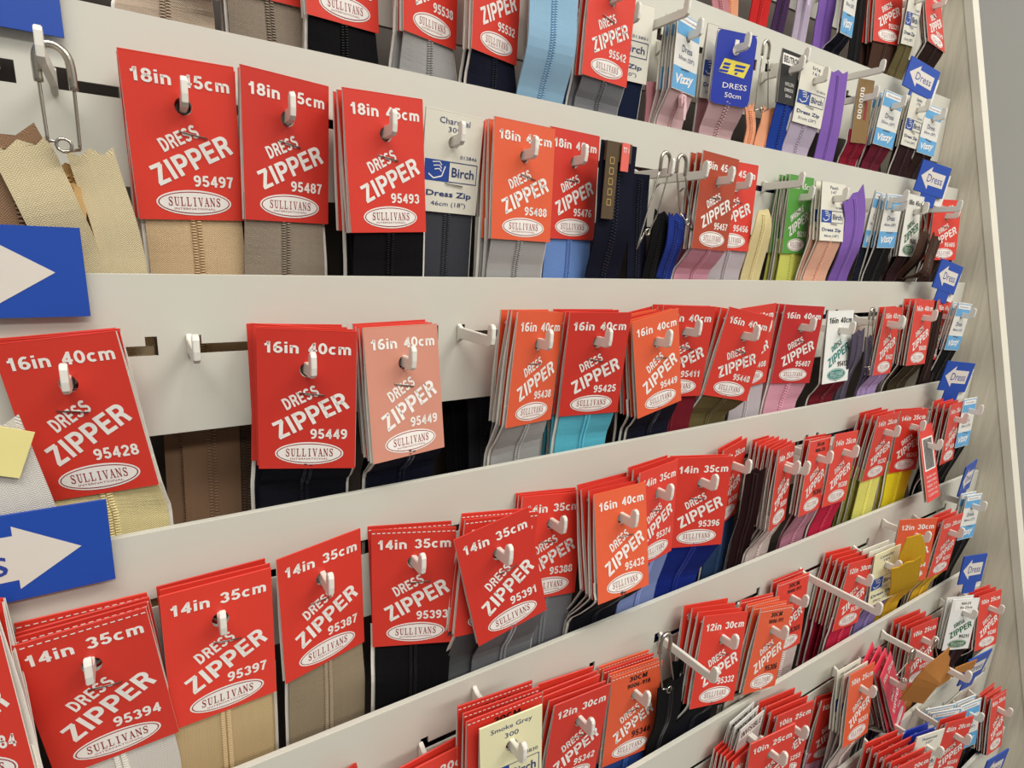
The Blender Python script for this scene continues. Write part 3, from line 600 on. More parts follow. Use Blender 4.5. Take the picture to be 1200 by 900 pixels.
PACKS = [
('m1_viz', -1, 'V', 0.5845, 0.0514, 0.2693, 0.196, 0.009, -0.117, 0.0328, 0.0567, 'Dress|50cm (20")', '', 'navy', 1, {}),
('m1_red', -1, 'R', 0.6806, 0.0666, 0.2903, -0.16, -0.1, -0.053, 0.0428, 0.0652, '20in 50cm', '95521', 'brown', 3, {}),
('m1_bir', -1, 'B', 0.7079, 0.0531, 0.2863, 0.138, 0.041, -0.156, 0.0404, 0.0558, 'Mocha|312|Dress Zip|51cm (20")', '', 'olive', 1, {}),
('m1_twist', -1, 'R', 0.7612, 0.0588, 0.2955, 0.03, -0.272, 0.042, 0.0451, 0.061, '20in 50cm', '95519', 'darkbrown', 2, {'stitch': 1}),
('z_beige', 0, 'R', 0.0247, 0.0399, 0.1635, -0.498, -0.008, 0.05, 0.0428, 0.0652, '20in 50cm', '95547', 'mushroom', 1, {}),
('z_taupe', 0, 'R', 0.0649, 0.0471, 0.1735, 0.19, 0.026, -0.078, 0.0428, 0.0652, '20in 50cm', '95537', 'taupe', 2, {}),
('z_black', 0, 'R', 0.1018, 0.0412, 0.1697, 0.253, 0.043, -0.067, 0.0428, 0.0652, '20in 50cm', '95543', 'black', 2, {}),
('95538', 0, 'R', 0.1513, 0.0382, 0.1718, 0.371, 0.039, -0.044, 0.0428, 0.0652, '20in 50cm', '95538', 'silver', 3, {}),
('95532', 0, 'R', 0.1915, 0.0342, 0.1705, 0.348, 0.037, -0.04, 0.0428, 0.0652, '20in 50cm', '95532', 'navy', 2, {}),
('z_blueback', 0, 'R', 0.2446, 0.0406, 0.1776, -0.103, 0.015, 0.004, 0.0428, 0.0652, '20in 50cm', '95526', 'periwinkle', 2, {}),
('95542', 0, 'R', 0.273, 0.0271, 0.1711, 0.086, 0.027, -0.002, 0.0428, 0.0652, '20in 50cm', '95542', 'grey', 2, {}),
('z_bir1', 0, 'B', 0.3016, 0.0437, 0.1693, -0.168, 0.001, 0.025, 0.0437, 0.0502, 'Canyon|318|Dress Zip|51cm (20")|013851', '', 'deepnavy', 1, {}),
('z_viz1', 0, 'V', 0.3466, 0.0272, 0.1662, 0.206, -0.012, -0.014, 0.0333, 0.0492, 'Dress|50cm (20")', '', 'palepink', 3, {'slider': 1}),
('z_bir2', 0, 'B', 0.3977, 0.0411, 0.1729, 0.121, 0.067, -0.093, 0.0377, 0.0505, 'Lilac|142|Dress Zip|51cm (20")', '', 'dustypink', 1, {}),
('z_sp', 0, 'S', 0.3989, 0.0261, 0.1688, -0.203, 0.028, -0.021, 0.0379, 0.0506, 'DRESS|50cm', '', 'pinkgrey', 1, {}),
('z_beut', 0, 'K', 0.4769, 0.0299, 0.1704, 0.077, -0.022, -0.048, 0.0326, 0.0402, '', '', 'royal', 1, {}),
('z_bir3', 0, 'B', 0.5105, 0.028, 0.1679, -0.051, 0.018, 0.02, 0.0411, 0.0492, 'Iris|161|Dress Zip|51cm (20")', '', 'lilac', 1, {}),
('z_bronze', 0, 'Z', 0.5966, 0.0284, 0.1693, -0.134, -0.004, -0.057, 0.0224, 0.0557, '', '', 'crimson', 1, {}),
('z_viz2', 0, 'V', 0.6448, 0.0257, 0.1693, -0.086, 0.031, 0.045, 0.0345, 0.0496, 'Dress|50cm (20")', '', 'maroon', 3, {}),
('z_bir4', 0, 'B', 0.7018, 0.0278, 0.1759, 0.047, 0.033, -0.01, 0.0408, 0.0496, 'Sable|178|Dress Zip|51cm (20")', '', 'darkmaroon', 2, {}),
('z_viz3', 0, 'V', 0.7382, 0.0268, 0.1733, -0.089, 0.0, 0.045, 0.0337, 0.0492, 'Dress|50cm (20")', '', 'darkbrown', 1, {}),
('95497', 1, 'R', 0.0239, 0.0104, 0.064, 0.111, 0.123, -0.053, 0.0428, 0.0652, '18in 45cm', '95497', 'beige', 5, {}),
('95487', 1, 'R', 0.0672, 0.0136, 0.0663, 0.258, 0.071, -0.015, 0.0428, 0.0652, '18in 45cm', '95487', 'taupe', 2, {}),
('95493', 1, 'R', 0.1108, 0.0005, 0.0642, 0.11, 0.026, -0.068, 0.0428, 0.0652, '18in 45cm', '95493', 'black', 4, {}),
('charcoal', 1, 'B', 0.1542, 0.012, 0.0674, 0.044, 0.094, 0.004, 0.036, 0.0523, 'Charcoal|309|Dress Zip|46cm (18")|013846', '', 'charcoal', 1, {}),
('95488', 1, 'R', 0.1953, 0.0024, 0.0646, 0.025, -0.029, -0.001, 0.0428, 0.0652, '18in 45cm', '95488', 'silver', 4, {'col': 'O'}),
('95476', 1, 'R', 0.2397, 0.012, 0.0676, 0.096, -0.013, -0.019, 0.0428, 0.0652, '18in 45cm', '95476', 'periwinkle', 2, {}),
('95457', 1, 'R', 0.3562, -0.0073, 0.0667, 0.059, -0.006, 0.015, 0.0428, 0.0652, '18in 45cm', '95457', 'pink', 3, {'col': 'U'}),
('95456', 1, 'R', 0.3928, 0.0045, 0.0676, -0.09, -0.036, 0.01, 0.0428, 0.0652, '18in 45cm', '95456', 'lilacgrey', 1, {}),
('green', 1, 'R', 0.4948, 0.0142, 0.0691, 0.089, -0.034, -0.031, 0.0428, 0.0652, '18in 45cm', '95258', 'yellowgreen', 4, {'col': 'G'}),
('peach', 1, 'B', 0.523, 0.0003, 0.0698, 0.036, -0.112, -0.021, 0.0414, 0.0498, 'Peach|147|Dress Zip|46cm (18")|013847', '', 'peach', 2, {}),
('a_viz1', 1, 'V', 0.6149, 0.0063, 0.071, 0.132, 0.046, 0.0, 0.0324, 0.0524, 'Dress|45cm (18")', '', 'navy', 1, {}),
('a_viz2', 1, 'V', 0.6265, -0.0022, 0.0703, -0.02, 0.019, -0.039, 0.0328, 0.0504, 'Dress|45cm (18")', '', 'black', 2, {}),
('a_greenw', 1, 'R', 0.6757, -0.0002, 0.0709, 0.065, -0.033, -0.003, 0.0421, 0.0608, '18in 45cm', '95243', 'darkmaroon', 2, {'col': 'D'}),
('95485', 1, 'R', 0.7643, 0.0041, 0.0734, -0.251, -0.08, -0.038, 0.0428, 0.0652, '18in 45cm', '95485', 'darkbrown', 3, {}),
('95428', 2, 'R', -0.0243, -0.0163, -0.048, -0.369, 0.02, -0.149, 0.0428, 0.0652, '16in 40cm', '95428', 'cream', 4, {}),
('95449a', 2, 'R', 0.0629, -0.0286, -0.046, -0.362, -0.021, 0.022, 0.0428, 0.0652, '16in 40cm', '95449', 'ink', 5, {}),
('95449b', 2, 'R', 0.1094, -0.0291, -0.0454, 0.198, -0.143, 0.002, 0.0428, 0.0652, '16in 40cm', '95449', 'navy', 4, {'col': 'P'}),
('95438', 2, 'R', 0.1914, -0.0282, -0.0399, 0.291, 0.014, 0.066, 0.0428, 0.0652, '16in 40cm', '95438', 'silver', 4, {'col': 'O'}),
('95425', 2, 'R', 0.2338, -0.0309, -0.04, -0.172, 0.086, -0.007, 0.0428, 0.0652, '16in 40cm', '95425', 'turquoise', 4, {}),
('95449c', 2, 'R', 0.2837, -0.0327, -0.042, 0.015, -0.023, -0.197, 0.0428, 0.0652, '16in 40cm', '95449', 'navy', 5, {'col': 'O'}),
('95411', 2, 'R', 0.3185, -0.0263, -0.0373, -0.229, 0.066, 0.004, 0.0428, 0.0652, '16in 40cm', '95411', 'burgundy', 3, {}),
('95448', 2, 'R', 0.3696, -0.0367, -0.0407, -0.192, 0.036, 0.169, 0.0428, 0.0652, '16in 40cm', '95448', 'olive', 3, {}),
('95408', 2, 'R', 0.4026, -0.0237, -0.0379, -0.018, 0.04, -0.095, 0.0428, 0.0652, '16in 40cm', '95408', 'lilacgrey', 1, {}),
('95407', 2, 'R', 0.4591, -0.0268, -0.0381, -0.219, 0.015, 0.022, 0.0428, 0.0652, '16in 40cm', '95407', 'pink', 3, {'col': 'C'}),
('95412', 2, 'R', 0.5163, -0.029, -0.0422, -0.011, -0.082, -0.014, 0.0417, 0.0631, '16in 40cm', '95412', 'burgundy', 1, {'col': 'W'}),
('b_red1', 2, 'R', 0.6052, -0.0307, -0.04, 0.082, -0.017, 0.026, 0.0428, 0.0652, '16in 40cm', '95422', 'lavender', 2, {}),
('b_viz1', 2, 'V', 0.6608, -0.0168, -0.0373, 0.063, 0.016, -0.025, 0.0326, 0.0622, 'Dress|40cm (16")', '', 'navy', 1, {}),
('b_red2', 2, 'R', 0.6627, -0.0336, -0.0332, 0.012, -0.055, 0.013, 0.0428, 0.0652, '16in 40cm', '95430', 'darkolive', 3, {}),
('b_red3', 2, 'R', 0.7486, -0.0198, -0.0351, 0.042, -0.072, 0.056, 0.0428, 0.0652, '16in 40cm', '95434', 'darkbrown', 2, {}),
('b_viz2', 2, 'V', 0.7595, -0.0326, -0.0325, -0.054, 0.039, 0.07, 0.0328, 0.0523, 'Dress|40cm (16")', '', 'black', 2, {}),
('c_left', 3, 'R', -0.0661, -0.0405, -0.1421, -0.578, -0.177, -0.253, 0.0428, 0.0652, '14in 35cm', '95384', 'cream', 3, {}),
('95394', 3, 'R', -0.0254, -0.0463, -0.1531, -0.072, 0.056, -0.106, 0.0428, 0.0652, '14in 35cm', '95394', 'white', 4, {'stitch': 1}),
('95397', 3, 'R', 0.0199, -0.0434, -0.1503, 0.044, 0.008, -0.001, 0.0428, 0.0652, '14in 35cm', '95397', 'gold', 3, {}),
('95387', 3, 'R', 0.0647, -0.0388, -0.1461, 0.239, -0.011, -0.023, 0.0428, 0.0652, '14in 35cm', '95387', 'khaki', 1, {}),
('95393', 3, 'R', 0.1096, -0.0441, -0.1471, -0.42, -0.055, -0.015, 0.0428, 0.0652, '14in 35cm', '95393', 'black', 2, {'stitch': 1}),
('95391', 3, 'R', 0.1467, -0.0664, -0.141, -0.077, -0.035, -0.235, 0.0428, 0.0652, '14in 35cm', '95391', 'grey', 1, {'nb': 3, 'back': {'size': '14in 35cm', 'num': '95390', 'tape': 'steel', 'stitch': 1}, 'broll': 0.27, 'bx': 0.004}),
('95388', 3, 'R', 0.2006, -0.0409, -0.1481, -0.114, -0.099, 0.07, 0.0428, 0.0652, '14in 35cm', '95388', 'grey', 3, {}),
('95432', 3, 'R', 0.2338, -0.0659, -0.1409, 0.027, -0.19, 0.008, 0.0428, 0.0652, '16in 40cm', '95432', 'ink', 1, {'col': 'O', 'nb': 4, 'back': {'size': '14in 35cm', 'num': '95386', 'tape': 'ink', 'col': 'R'}}),
('95374', 3, 'R', 0.2729, -0.0577, -0.1357, 0.16, -0.052, 0.002, 0.0428, 0.0652, '14in 35cm', '95374', 'periwinkle2', 3, {}),
('95396', 3, 'R', 0.3124, -0.0601, -0.1351, -0.347, -0.014, -0.005, 0.0428, 0.0652, '14in 35cm', '95396', 'cobalt', 2, {}),
('95370', 3, 'R', 0.376, -0.039, -0.1412, 0.233, 0.006, -0.026, 0.0428, 0.0652, '14in 35cm', '95370', 'denim', 2, {}),
('c_fan', 3, 'R', 0.4174, -0.0565, -0.144, 0.272, -0.051, 0.08, 0.0428, 0.0652, '14in 35cm', '95301', 'shell', 7, {}),
('c_st1', 3, 'R', 0.4643, -0.0568, -0.143, 0.135, -0.047, 0.08, 0.0428, 0.0652, '35cm|9006-335', '95304', 'mauve', 1, {'stitch': 1, 'txt': 'K', 'nb': 2}),
('95308', 3, 'R', 0.5061, -0.0564, -0.1444, 0.047, -0.026, 0.053, 0.0428, 0.0652, '14in 35cm', '95308', 'crimson2', 1, {}),
('95352', 3, 'R', 0.5822, -0.0539, -0.1368, 0.016, 0.038, 0.015, 0.0428, 0.0652, '14in 35cm', '95352', 'lemonpale', 4, {}),
('95353', 3, 'R', 0.6436, -0.0515, -0.14, -0.172, -0.012, -0.004, 0.0428, 0.0652, '14in 35cm', '95353', 'yellow', 2, {}),
('barcode', 3, 'R', 0.6597, -0.0633, -0.1582, 0.11, -0.289, 0.037, 0.0415, 0.0753, '', '95356', 'black', 1, {'col': 'X', 'notape': 1}),
('c_red9', 3, 'R', 0.7179, -0.0616, -0.1382, 0.081, -0.039, 0.015, 0.0428, 0.0652, '14in 35cm', '95360', 'black', 4, {}),
('c_viz', 3, 'V', 0.7494, -0.062, -0.1323, -0.033, -0.04, 0.009, 0.0324, 0.0544, 'Dress|35cm (14")', '', 'black', 1, {}),
('d_left', 4, 'R', 0.0713, -0.0627, -0.2591, 0.703, -0.111, 0.439, 0.0428, 0.0652, '12in 30cm', '95348', 'ink', 1, {}),
('d_30', 4, 'R', 0.1086, -0.081, -0.254, 0.059, -0.05, 0.027, 0.0428, 0.0652, '12in 30cm', '95344', 'grey', 2, {}),
('smoke', 4, 'B', 0.1404, -0.0974, -0.2297, -0.112, -0.022, -0.05, 0.0347, 0.0585, 'Smoke Grey|300|Dress Zip|30cm (12")|013830', '', 'grey', 1, {'cream': 1, 'nb': 4, 'back': {'typ': 'R', 'size': '30CM|9006-914', 'num': '95340', 'tape': 'grey', 'stitch': 1, 'txt': 'K', 'col': 'R'}}),
('95342', 4, 'R', 0.2015, -0.08, -0.2585, -0.012, 0.022, 0.07, 0.0428, 0.0652, '12in 30cm', '95342', 'grey', 3, {'nb': 5}),
('95346', 4, 'R', 0.2537, -0.075, -0.2668, -0.072, -0.042, 0.05, 0.0428, 0.0652, '30CM|9006-918', '95346', 'denim2', 4, {'col': 'O', 'stitch': 1, 'txt': 'K'}),
('95332', 4, 'R', 0.323, -0.0867, -0.2433, -0.105, -0.121, 0.161, 0.0428, 0.0652, '12in 30cm', '95332', 'ink', 4, {}),
('95306', 4, 'R', 0.3801, -0.0894, -0.2548, 0.002, -0.071, 0.214, 0.0428, 0.0652, '30CM|9006-911', '95306', 'ivory', 4, {'col': 'O', 'stitch': 1, 'txt': 'K'}),
('d_st3', 4, 'R', 0.4384, -0.0697, -0.2582, -0.029, -0.066, 0.03, 0.0428, 0.0652, '30CM|9006-911', '95305', 'shell', 2, {'stitch': 1, 'txt': 'K'}),
('95309', 4, 'R', 0.5175, -0.0832, -0.256, -0.032, -0.004, 0.092, 0.0428, 0.0652, '12in 30cm', '95309', 'crimson2', 1, {'nb': 5}),
('lavender', 4, 'B', 0.556, -0.0882, -0.2503, -0.113, -0.005, -0.101, 0.0382, 0.0547, 'Lavender|164|Dress Zip|30cm (12")', '', 'lilac2', 3, {'cream': 1}),
('d_or', 4, 'R', 0.6073, -0.0884, -0.2342, -0.379, -0.031, -0.012, 0.0428, 0.0652, '12in 30cm', '95354', 'golden', 1, {'col': 'O'}),
('95355', 4, 'R', 0.6783, -0.0924, -0.2453, -0.038, 0.019, 0.031, 0.0428, 0.0652, '12in 30cm', '95355', 'golden', 3, {}),
('d_viz', 4, 'V', 0.7436, -0.0872, -0.2324, -0.12, -0.041, 0.045, 0.0315, 0.0512, 'Dress|30cm (12")', '', 'black', 2, {}),
('e_left', 5, 'R', 0.342, -0.1066, -0.3495, 0.172, -0.05, 0.184, 0.0428, 0.0652, '10in 25cm', '95260', 'grey', 6, {}),
('e_inv', 5, 'I', 0.3534, -0.1002, -0.3294, 0.126, 0.017, 0.082, 0.0361, 0.0553, 'INVISIBLE|ZIPPER', '', 'grey', 3, {}),
('95256', 5, 'R', 0.3566, -0.1165, -0.3302, -0.167, 0.014, -0.087, 0.0428, 0.0652, '10in 25cm', '95256', 'pink', 1, {}),
('e_mid', 5, 'R', 0.3988, -0.1082, -0.3357, -0.097, -0.01, 0.037, 0.0428, 0.0652, '10in 25cm', '95255', 'pink', 4, {}),
('95257', 5, 'R', 0.4937, -0.0966, -0.3759, -0.156, -0.009, 0.072, 0.0428, 0.0652, '10in 25cm', '95257', 'pink2', 2, {}),
('95203', 5, 'R', 0.4976, -0.1114, -0.3401, -0.002, -0.127, 0.085, 0.0428, 0.0652, '10in 25cm', '95203', 'shell', 1, {'col': 'O', 'nb': 3, 'back': {'typ': 'B', 'size': '25 cm (10")|141|Dress Zip|25cm (10")', 'tape': 'shell'}}),
('e_twist', 5, 'R', 0.5438, -0.1159, -0.3482, 0.121, -0.234, -0.391, 0.0304, 0.0729, '10in 25cm', '95251', 'plum', 4, {'col': 'M'}),
('e_25', 5, 'R', 0.614, -0.1112, -0.3348, -0.13, -0.059, -0.005, 0.0428, 0.0652, '10in 25cm', '95220', 'tan', 4, {}),
('e_100', 5, 'R', 0.7485, -0.0967, -0.3761, -0.098, 0.016, -0.081, 0.0428, 0.0652, '10in 25cm', '95221', 'maroon', 2, {}),
('9004', 5, 'R', 0.7182, -0.1095, -0.3415, -0.326, -0.065, 0.057, 0.0375, 0.0591, '9004-519|9in 23cm', '95211', 'darkmaroon', 2, {'col': 'E'}),
('e_last', 5, 'R', 0.7766, -0.1159, -0.3509, -0.155, -0.128, 0.015, 0.0428, 0.0652, '10in 25cm', '95285', 'black', 3, {}),
('f_fan', 6, 'R', 0.5148, -0.1552, -0.4009, -0.187, 0.0, -0.06, 0.0428, 0.0652, '8in 20cm', '95156', 'grey', 6, {}),
('primrose', 6, 'B', 0.5503, -0.1513, -0.3938, -0.181, -0.014, 0.079, 0.0387, 0.0542, 'Primrose|107|Dress Zip|20cm (8")', '', 'yellow', 1, {'nb': 3, 'back': {'typ': 'S', 'size': 'DRESS|20cm', 'tape': 'navy'}}),
('95154', 6, 'R', 0.6227, -0.1512, -0.417, -0.189, -0.014, 0.124, 0.0428, 0.0652, '8in 20cm', '95154', 'golden', 2, {}),
('f_viz0', 6, 'V', 0.6585, -0.1318, -0.4341, -0.421, 0.033, -0.099, 0.0363, 0.0551, 'Dress|20cm (8")', '', 'lilac', 2, {}),
('f_viz', 6, 'V', 0.7349, -0.1329, -0.4597, -0.237, -0.067, -0.076, 0.0336, 0.0586, 'Dress|20cm (8")', '', 'black', 2, {}),
('f_wavy', 6, 'R', 0.7821, -0.1448, -0.4654, -0.016, -0.166, 0.125, 0.0428, 0.0652, '8in 20cm', '95184', 'black', 3, {'stitch': 1}),
]
for e in PACKS: unit(e)
# ------------------------------------------------------------------ arrow signs on the rail ends
SIGNB = mat('blue_sign_card', (30, 74, 170), .4, 0, .04, 20)
SIGNW = mat('sign_white', (222, 214, 204), .5, 0, .03)
SIGNT = mat('sign_text_blue', (44, 66, 150), .5)
def sign(loc, ang, W, H, right, label, tab):
    root = bpy.data.objects.new('arrow_sign', None); C.objects.link(root); root.location = loc; root.rotation_euler = rot(*ang).to_euler()
    tagit(root, label, 'sign', 'blue arrow signs')
    v, f = box(-W / 2, W / 2, 0, .0012, -H / 2, H / 2)
    parts = [(v, f)]
    if tab: parts.append(box(-W * .22, W * .3, .0002, .0012, -H / 2 - .012, -H / 2 + .001))
    v, f = merge(parts); me = fix_normals(mesh('sign_plate', v, f, [SIGNB]))
    pl = link('sign_plate', me, root)
    p = Print(); s = 1 if right else -1
    if right: A = [(-.45, .26), (-.45, -.26), (.16, -.26), (.16, -.37), (.39, 0), (.16, .37), (.16, .26)]; A = [(W / 2 - (.5 - a) * .085, b * .0345 + (H - .0345) * .5) for a, b in A]
    else: A = [(.38, .22), (.38, -.22), (-.12, -.22), (-.12, -.36), (-.42, 0), (-.12, .36), (-.12, .22)]; A = [(a * W, b * H) for a, b in A]
    me = mesh('arrow', [(a, -.00015, b) for a, b in A], [(0, 1, 2, 6), (2, 3, 4), (2, 4, 6), (4, 5, 6)], [SIGNW]); link('arrow', me, pl)
    q = Print()
    if right: q.text('Dress', W / 2 - .0485, -.0005 + (H - .0345) * .5, .034, .0115, SIGNT, 0, .0, 0, 2)
    else: q.text('Dress', .06 * W, 0, W * .52, H * .25, SIGNT, 0, 0, 0, 2)
    link('lettering', q.build('lettering'), pl)
    if not right:                           # white clip plate behind the flag
        v, f = box(W * .1, W * .62, .0025, .0040, -H * .75, H * .30); link('clip', fix_normals(mesh('clip', v, f, [HOOK])), root)
        v, f = box(W * .1, W * .3, .0012, .0030, -H * .3, H * .1); link('spacer', fix_normals(mesh('spacer', v, f, [HOOK])), root)
for i, zo in ((0, -.001), (1, .0009), (2, .0005), (3, .0022)):
    xr = -.0157
    hs = .0345 if i > 1 else .056
    sign((xr - .0425, rail_y(i) - .0045, rail_z(i, -.04) + zo + (hs - .0345) / 2), (0, 0, -RZ[i][1]), .085, hs, True, 'blue right-pointing arrow sign on the %s' % {0: 'first full rail, above the top left corner', 1: 'second rail, cut by the top left corner', 2: 'third rail, beside the 16in 95428 card', 3: 'fourth rail, above the 14in 95394 card'}[i], 0)
SGN = [
(0.7188, 0.0373, 0.2121, -0.273, -0.038, 0.237, 0.0445, 0.0298),
(0.7233, 0.0085, 0.1091, -0.322, -0.008, 0.155, 0.0408, 0.0317),
(0.7369, -0.02, 0.0086, -0.207, -0.004, 0.209, 0.0383, 0.0308),
(0.7347, -0.0491, -0.0954, -0.358, 0.074, 0.072, 0.0375, 0.0327),
(0.7411, -0.0782, -0.2022, 0.073, 0.053, -0.07, 0.0366, 0.0347),
(0.7232, -0.1066, -0.2919, -0.271, -0.017, -0.002, 0.0347, 0.0326),
(0.6903, -0.1368, -0.3786, -0.13, 0.138, -0.055, 0.0409, 0.0348),
(0.7154, -0.1667, -0.4906, -0.137, 0.055, -0.003, 0.0406, 0.0369),
]
SL = ['topmost, over narrow light-blue cards', 'second from the top, above the red 95485 card', 'third from the top, below the red 95485 card', 'fourth from the top, below the 16in row', 'fifth from top, turned nearly edge-on', 'sixth from the top, beside the 12in row', 'seventh from the top, behind the tan zipper tail', 'lowest, in the bottom right corner']
for (x, y, z, a, b, c, W, H), l in zip(SGN, SL):
    sign((x, y, z), (a, b, c), W, H, False, 'blue Dress flag with left-pointing arrow, ' + l, True)
# ------------------------------------------------------------------ loose zippers (no card of their own in view)
def loose(rail, pts, width, tape, label, t=.026, pinked=True, tz=True, hang=True, step=.0016, slide=False, w0=None, folded=0):
    W_ = []
    n = len(pts)
    for j, p in enumerate(pts):
        tt = p[2] if len(p) > 2 else t
        W_.append(at(p[0], p[1], rail_y(rail) - tt))
    if hang:
        nx = rail + 1; lim = rail_y(nx) + .0075 + abs(math.sin(folded)) * width / 2; W_ = [np.array(q) for q in W_]
        zc = rail_z(nx, W_[-1][0])
        keep = [q for q in W_ if q[2] > zc + .006] or W_[:1]
        e = W_[-1]; a_ = keep[-1]; f_ = (a_[2] - zc) / max(a_[2] - e[2], .004); f_ = min(max(f_, 0), 1.0); xe = a_[0] + (e[0] - a_[0]) * f_
        ye = max(lim, a_[1]); n_ = max(1, int((a_[2] - zc) / .02))
        for k in range(1, n_): g = k / n_; keep.append(np.array([a_[0] + (xe - a_[0]) * g, a_[1] + (ye - a_[1]) * min(1, g * 1.15), a_[2] + (zc + .003 - a_[2]) * g]))
        W_ = keep + [np.array([xe, ye, zc + .002]), np.array([xe, ye + .001, zc - .022]), np.array([xe, ye + .001, zc - .045])]
    P = smooth_path(W_, 5); root_p = P[0].copy()
    root = bpy.data.objects.new('loose_zipper', None); C.objects.link(root); root.location = root_p; tagit(root, label, 'zipper', 'loose zippers without cards')
    PL = [q - root_p for q in P]; D = [np.array([math.cos(folded), math.sin(folded), 0])] * len(P)
    D = []
    for i in range(len(P)):
        tt = P[min(i + 1, len(P) - 1)] - P[max(i - 1, 0)]; tt /= np.linalg.norm(tt)
        d = np.cross(tt, np.array([math.sin(folded), -math.cos(folded), 0])); d[1] += 0; d /= np.linalg.norm(d)
        if d[0] < 0: d = -d
        D.append(d)
    ws = [width] * len(P)
    if w0: ws = [w0 + (width - w0) * min(1, i / 6) for i in range(len(P))]
    tp = link('zipper_tape', ribbon(PL, D, ws, .0009, tape_mat(tape), 'zipper_tape', 1 if pinked else 0), root)
    if tz:
        m = teeth(PL, D, step, teeth_mat(tape), .004, 1e9, .0005)
        if m: link('zipper_teeth', m, tp)
    if slide:
        s = link('slider', slider_mesh(teeth_mat(tape)), tp); s.location = PL[4]
    return root
def pin(rail, head, tip1, tip2, t, label, s=1.0):
    a, b, c = at(*head, rail_y(rail) - t), at(*tip1, rail_y(rail) - t - .001), at(*tip2, rail_y(rail) - t + .001)
    root = bpy.data.objects.new('safety_pin', None); C.objects.link(root); root.location = a; tagit(root, label, 'safety pin', 'safety pins on the hooks')
    h = np.array([0, 0, 0]); d1, d2 = b - a, c - a; w_ = .0036 * s; L = .0095 * s
    # bent steel head
    path = smooth_path([(-w_, 0, -L), (-w_, 0, -.003 * s), (-w_ * .5, 0, .0002), (w_ * .4, 0, .0002), (w_, 0, -.003 * s), (w_ * 1.1, .0003, -L * 1.1)], 5)
    v, f = tube(path, .0011 * s, 8); link('pin_head', mesh('pin_head', v, f, [METAL], smooth=True), root)
    l1, l2 = np.array([-w_, 0, -L * .9]), np.array([w_ * 1.1, .0003, -L])
    coil = [d1 * .5 + d2 * .5 + np.array([.0018 * s * math.cos(q), -.0006 * q / 6, .0018 * s * math.sin(q)]) for q in np.linspace(2.6, 2.6 + 2 * PI * 1.3, 14)]
    v, f = tube(smooth_path([l1, l1 * .5 + d1 * .5, d1], 4), .00045 * s, 7); link('pin_arm', mesh('pin_arm', v, f, [METAL], smooth=True), root)
    v, f = tube(smooth_path([l2, l2 * .5 + d2 * .5, d2], 4), .00045 * s, 7); link('pin_arm', mesh('pin_arm', v, f, [METAL], smooth=True), root)
    v, f = tube([d1] + coil + [d2], .00045 * s, 7); link('pin_coil', mesh('pin_coil', v, f, [METAL], smooth=True), root)
def free_hook(rail, px, py, L, label):
    q = at(px, py, rail_y(rail)); hook(q[0], q[2], rail, rail_y(rail) - L, label)
# uppermost row, cards out of frame above
loose(-1, [(835, -60), (842, -10), (846, 20)], .020, 'dustypink', 'dusty pink zipper tape hanging down at the top edge, left of the peach one', hang=False)
loose(-1, [(852, -60), (855, -20), (860, 24)], .022, 'orangepeach', 'peach zipper tape hanging at the top edge, left of the bright red one')
loose(-1, [(898, -60), (894, -10), (892, 34)], .025, 'red', 'bright red zipper tape hanging at the top edge')
loose(-1, [(924, -60), (920, -10), (915, 40)], .018, 'darkpurple', 'dark purple zipper tape at the top edge, right of the bright red one')
loose(-1, [(946, -50), (943, 0), (940, 50)], .022, 'lilac', 'pale lilac zipper tape with slider at the top edge', slide=True)
loose(-1, [(973, -60), (970, 0), (966, 60)], .028, 'purple', 'bright purple zipper tape at the top edge, left of a narrow light-blue card')
loose(-1, [(1010, -60), (1008, 0), (1000, 70)], .022, 'black', 'black zipper tape edges at the top, left of the red top-edge card', t=.014)
free_hook(-1, 850, -52, .038, 'white hook above the peach and dusty pink zipper at the top edge')
free_hook(-1, 896, -52, .038, 'white hook above the bright red zipper at the top edge')
free_hook(-1, 945, -42, .038, 'white hook above the pale lilac zipper at the top edge')
free_hook(-1, 972, -50, .038, 'white hook above the bright purple zipper at the top edge')
# first row
loose(0, [(652, -40), (649, 10), (646, 60), (643, 112)], .036, 'skyblue', 'light blue zipper without card, hanging before the red cards at top', t=.031, step=.0014)
loose(0, [(766, 96), (766, 120), (764, 145)], .016, 'dustypink', 'dusty rose zipper tape left of the narrow card with pale pink zip', t=.016, pinked=False)
loose(0, [(982, 84), (979, 110), (973, 150), (968, 186)], .032, 'purple', 'purple zipper looped over the hook, left of the bronze slotted card', t=.024)
loose(0, [(906, 128), (903, 150), (896, 176)], .030, 'orangepeach', 'peach pinked zipper hung from a safety pin beside the small black card', t=.022)
loose(0, [(878, 124), (880, 150), (876, 172)], .012, 'orangepeach', 'narrow peach zipper end left of the pinned peach zipper', t=.020)
pin(0, (899, 49), (884, 130), (900, 128), .030, 'nickel safety pin holding the peach zippers', 1.1)
free_hook(0, 748, 36, .042, 'long white plastic hook right of the 95542 card on the first full rail')
free_hook(0, 903, 80, .03, 'white plastic hook carrying the safety pin with peach zippers')
free_hook(0, 655, -36, .040, 'white hook above the light blue zipper without card')
free_hook(0, 984, 92, .036, 'white hook through the purple zipper left of the bronze slotted card')
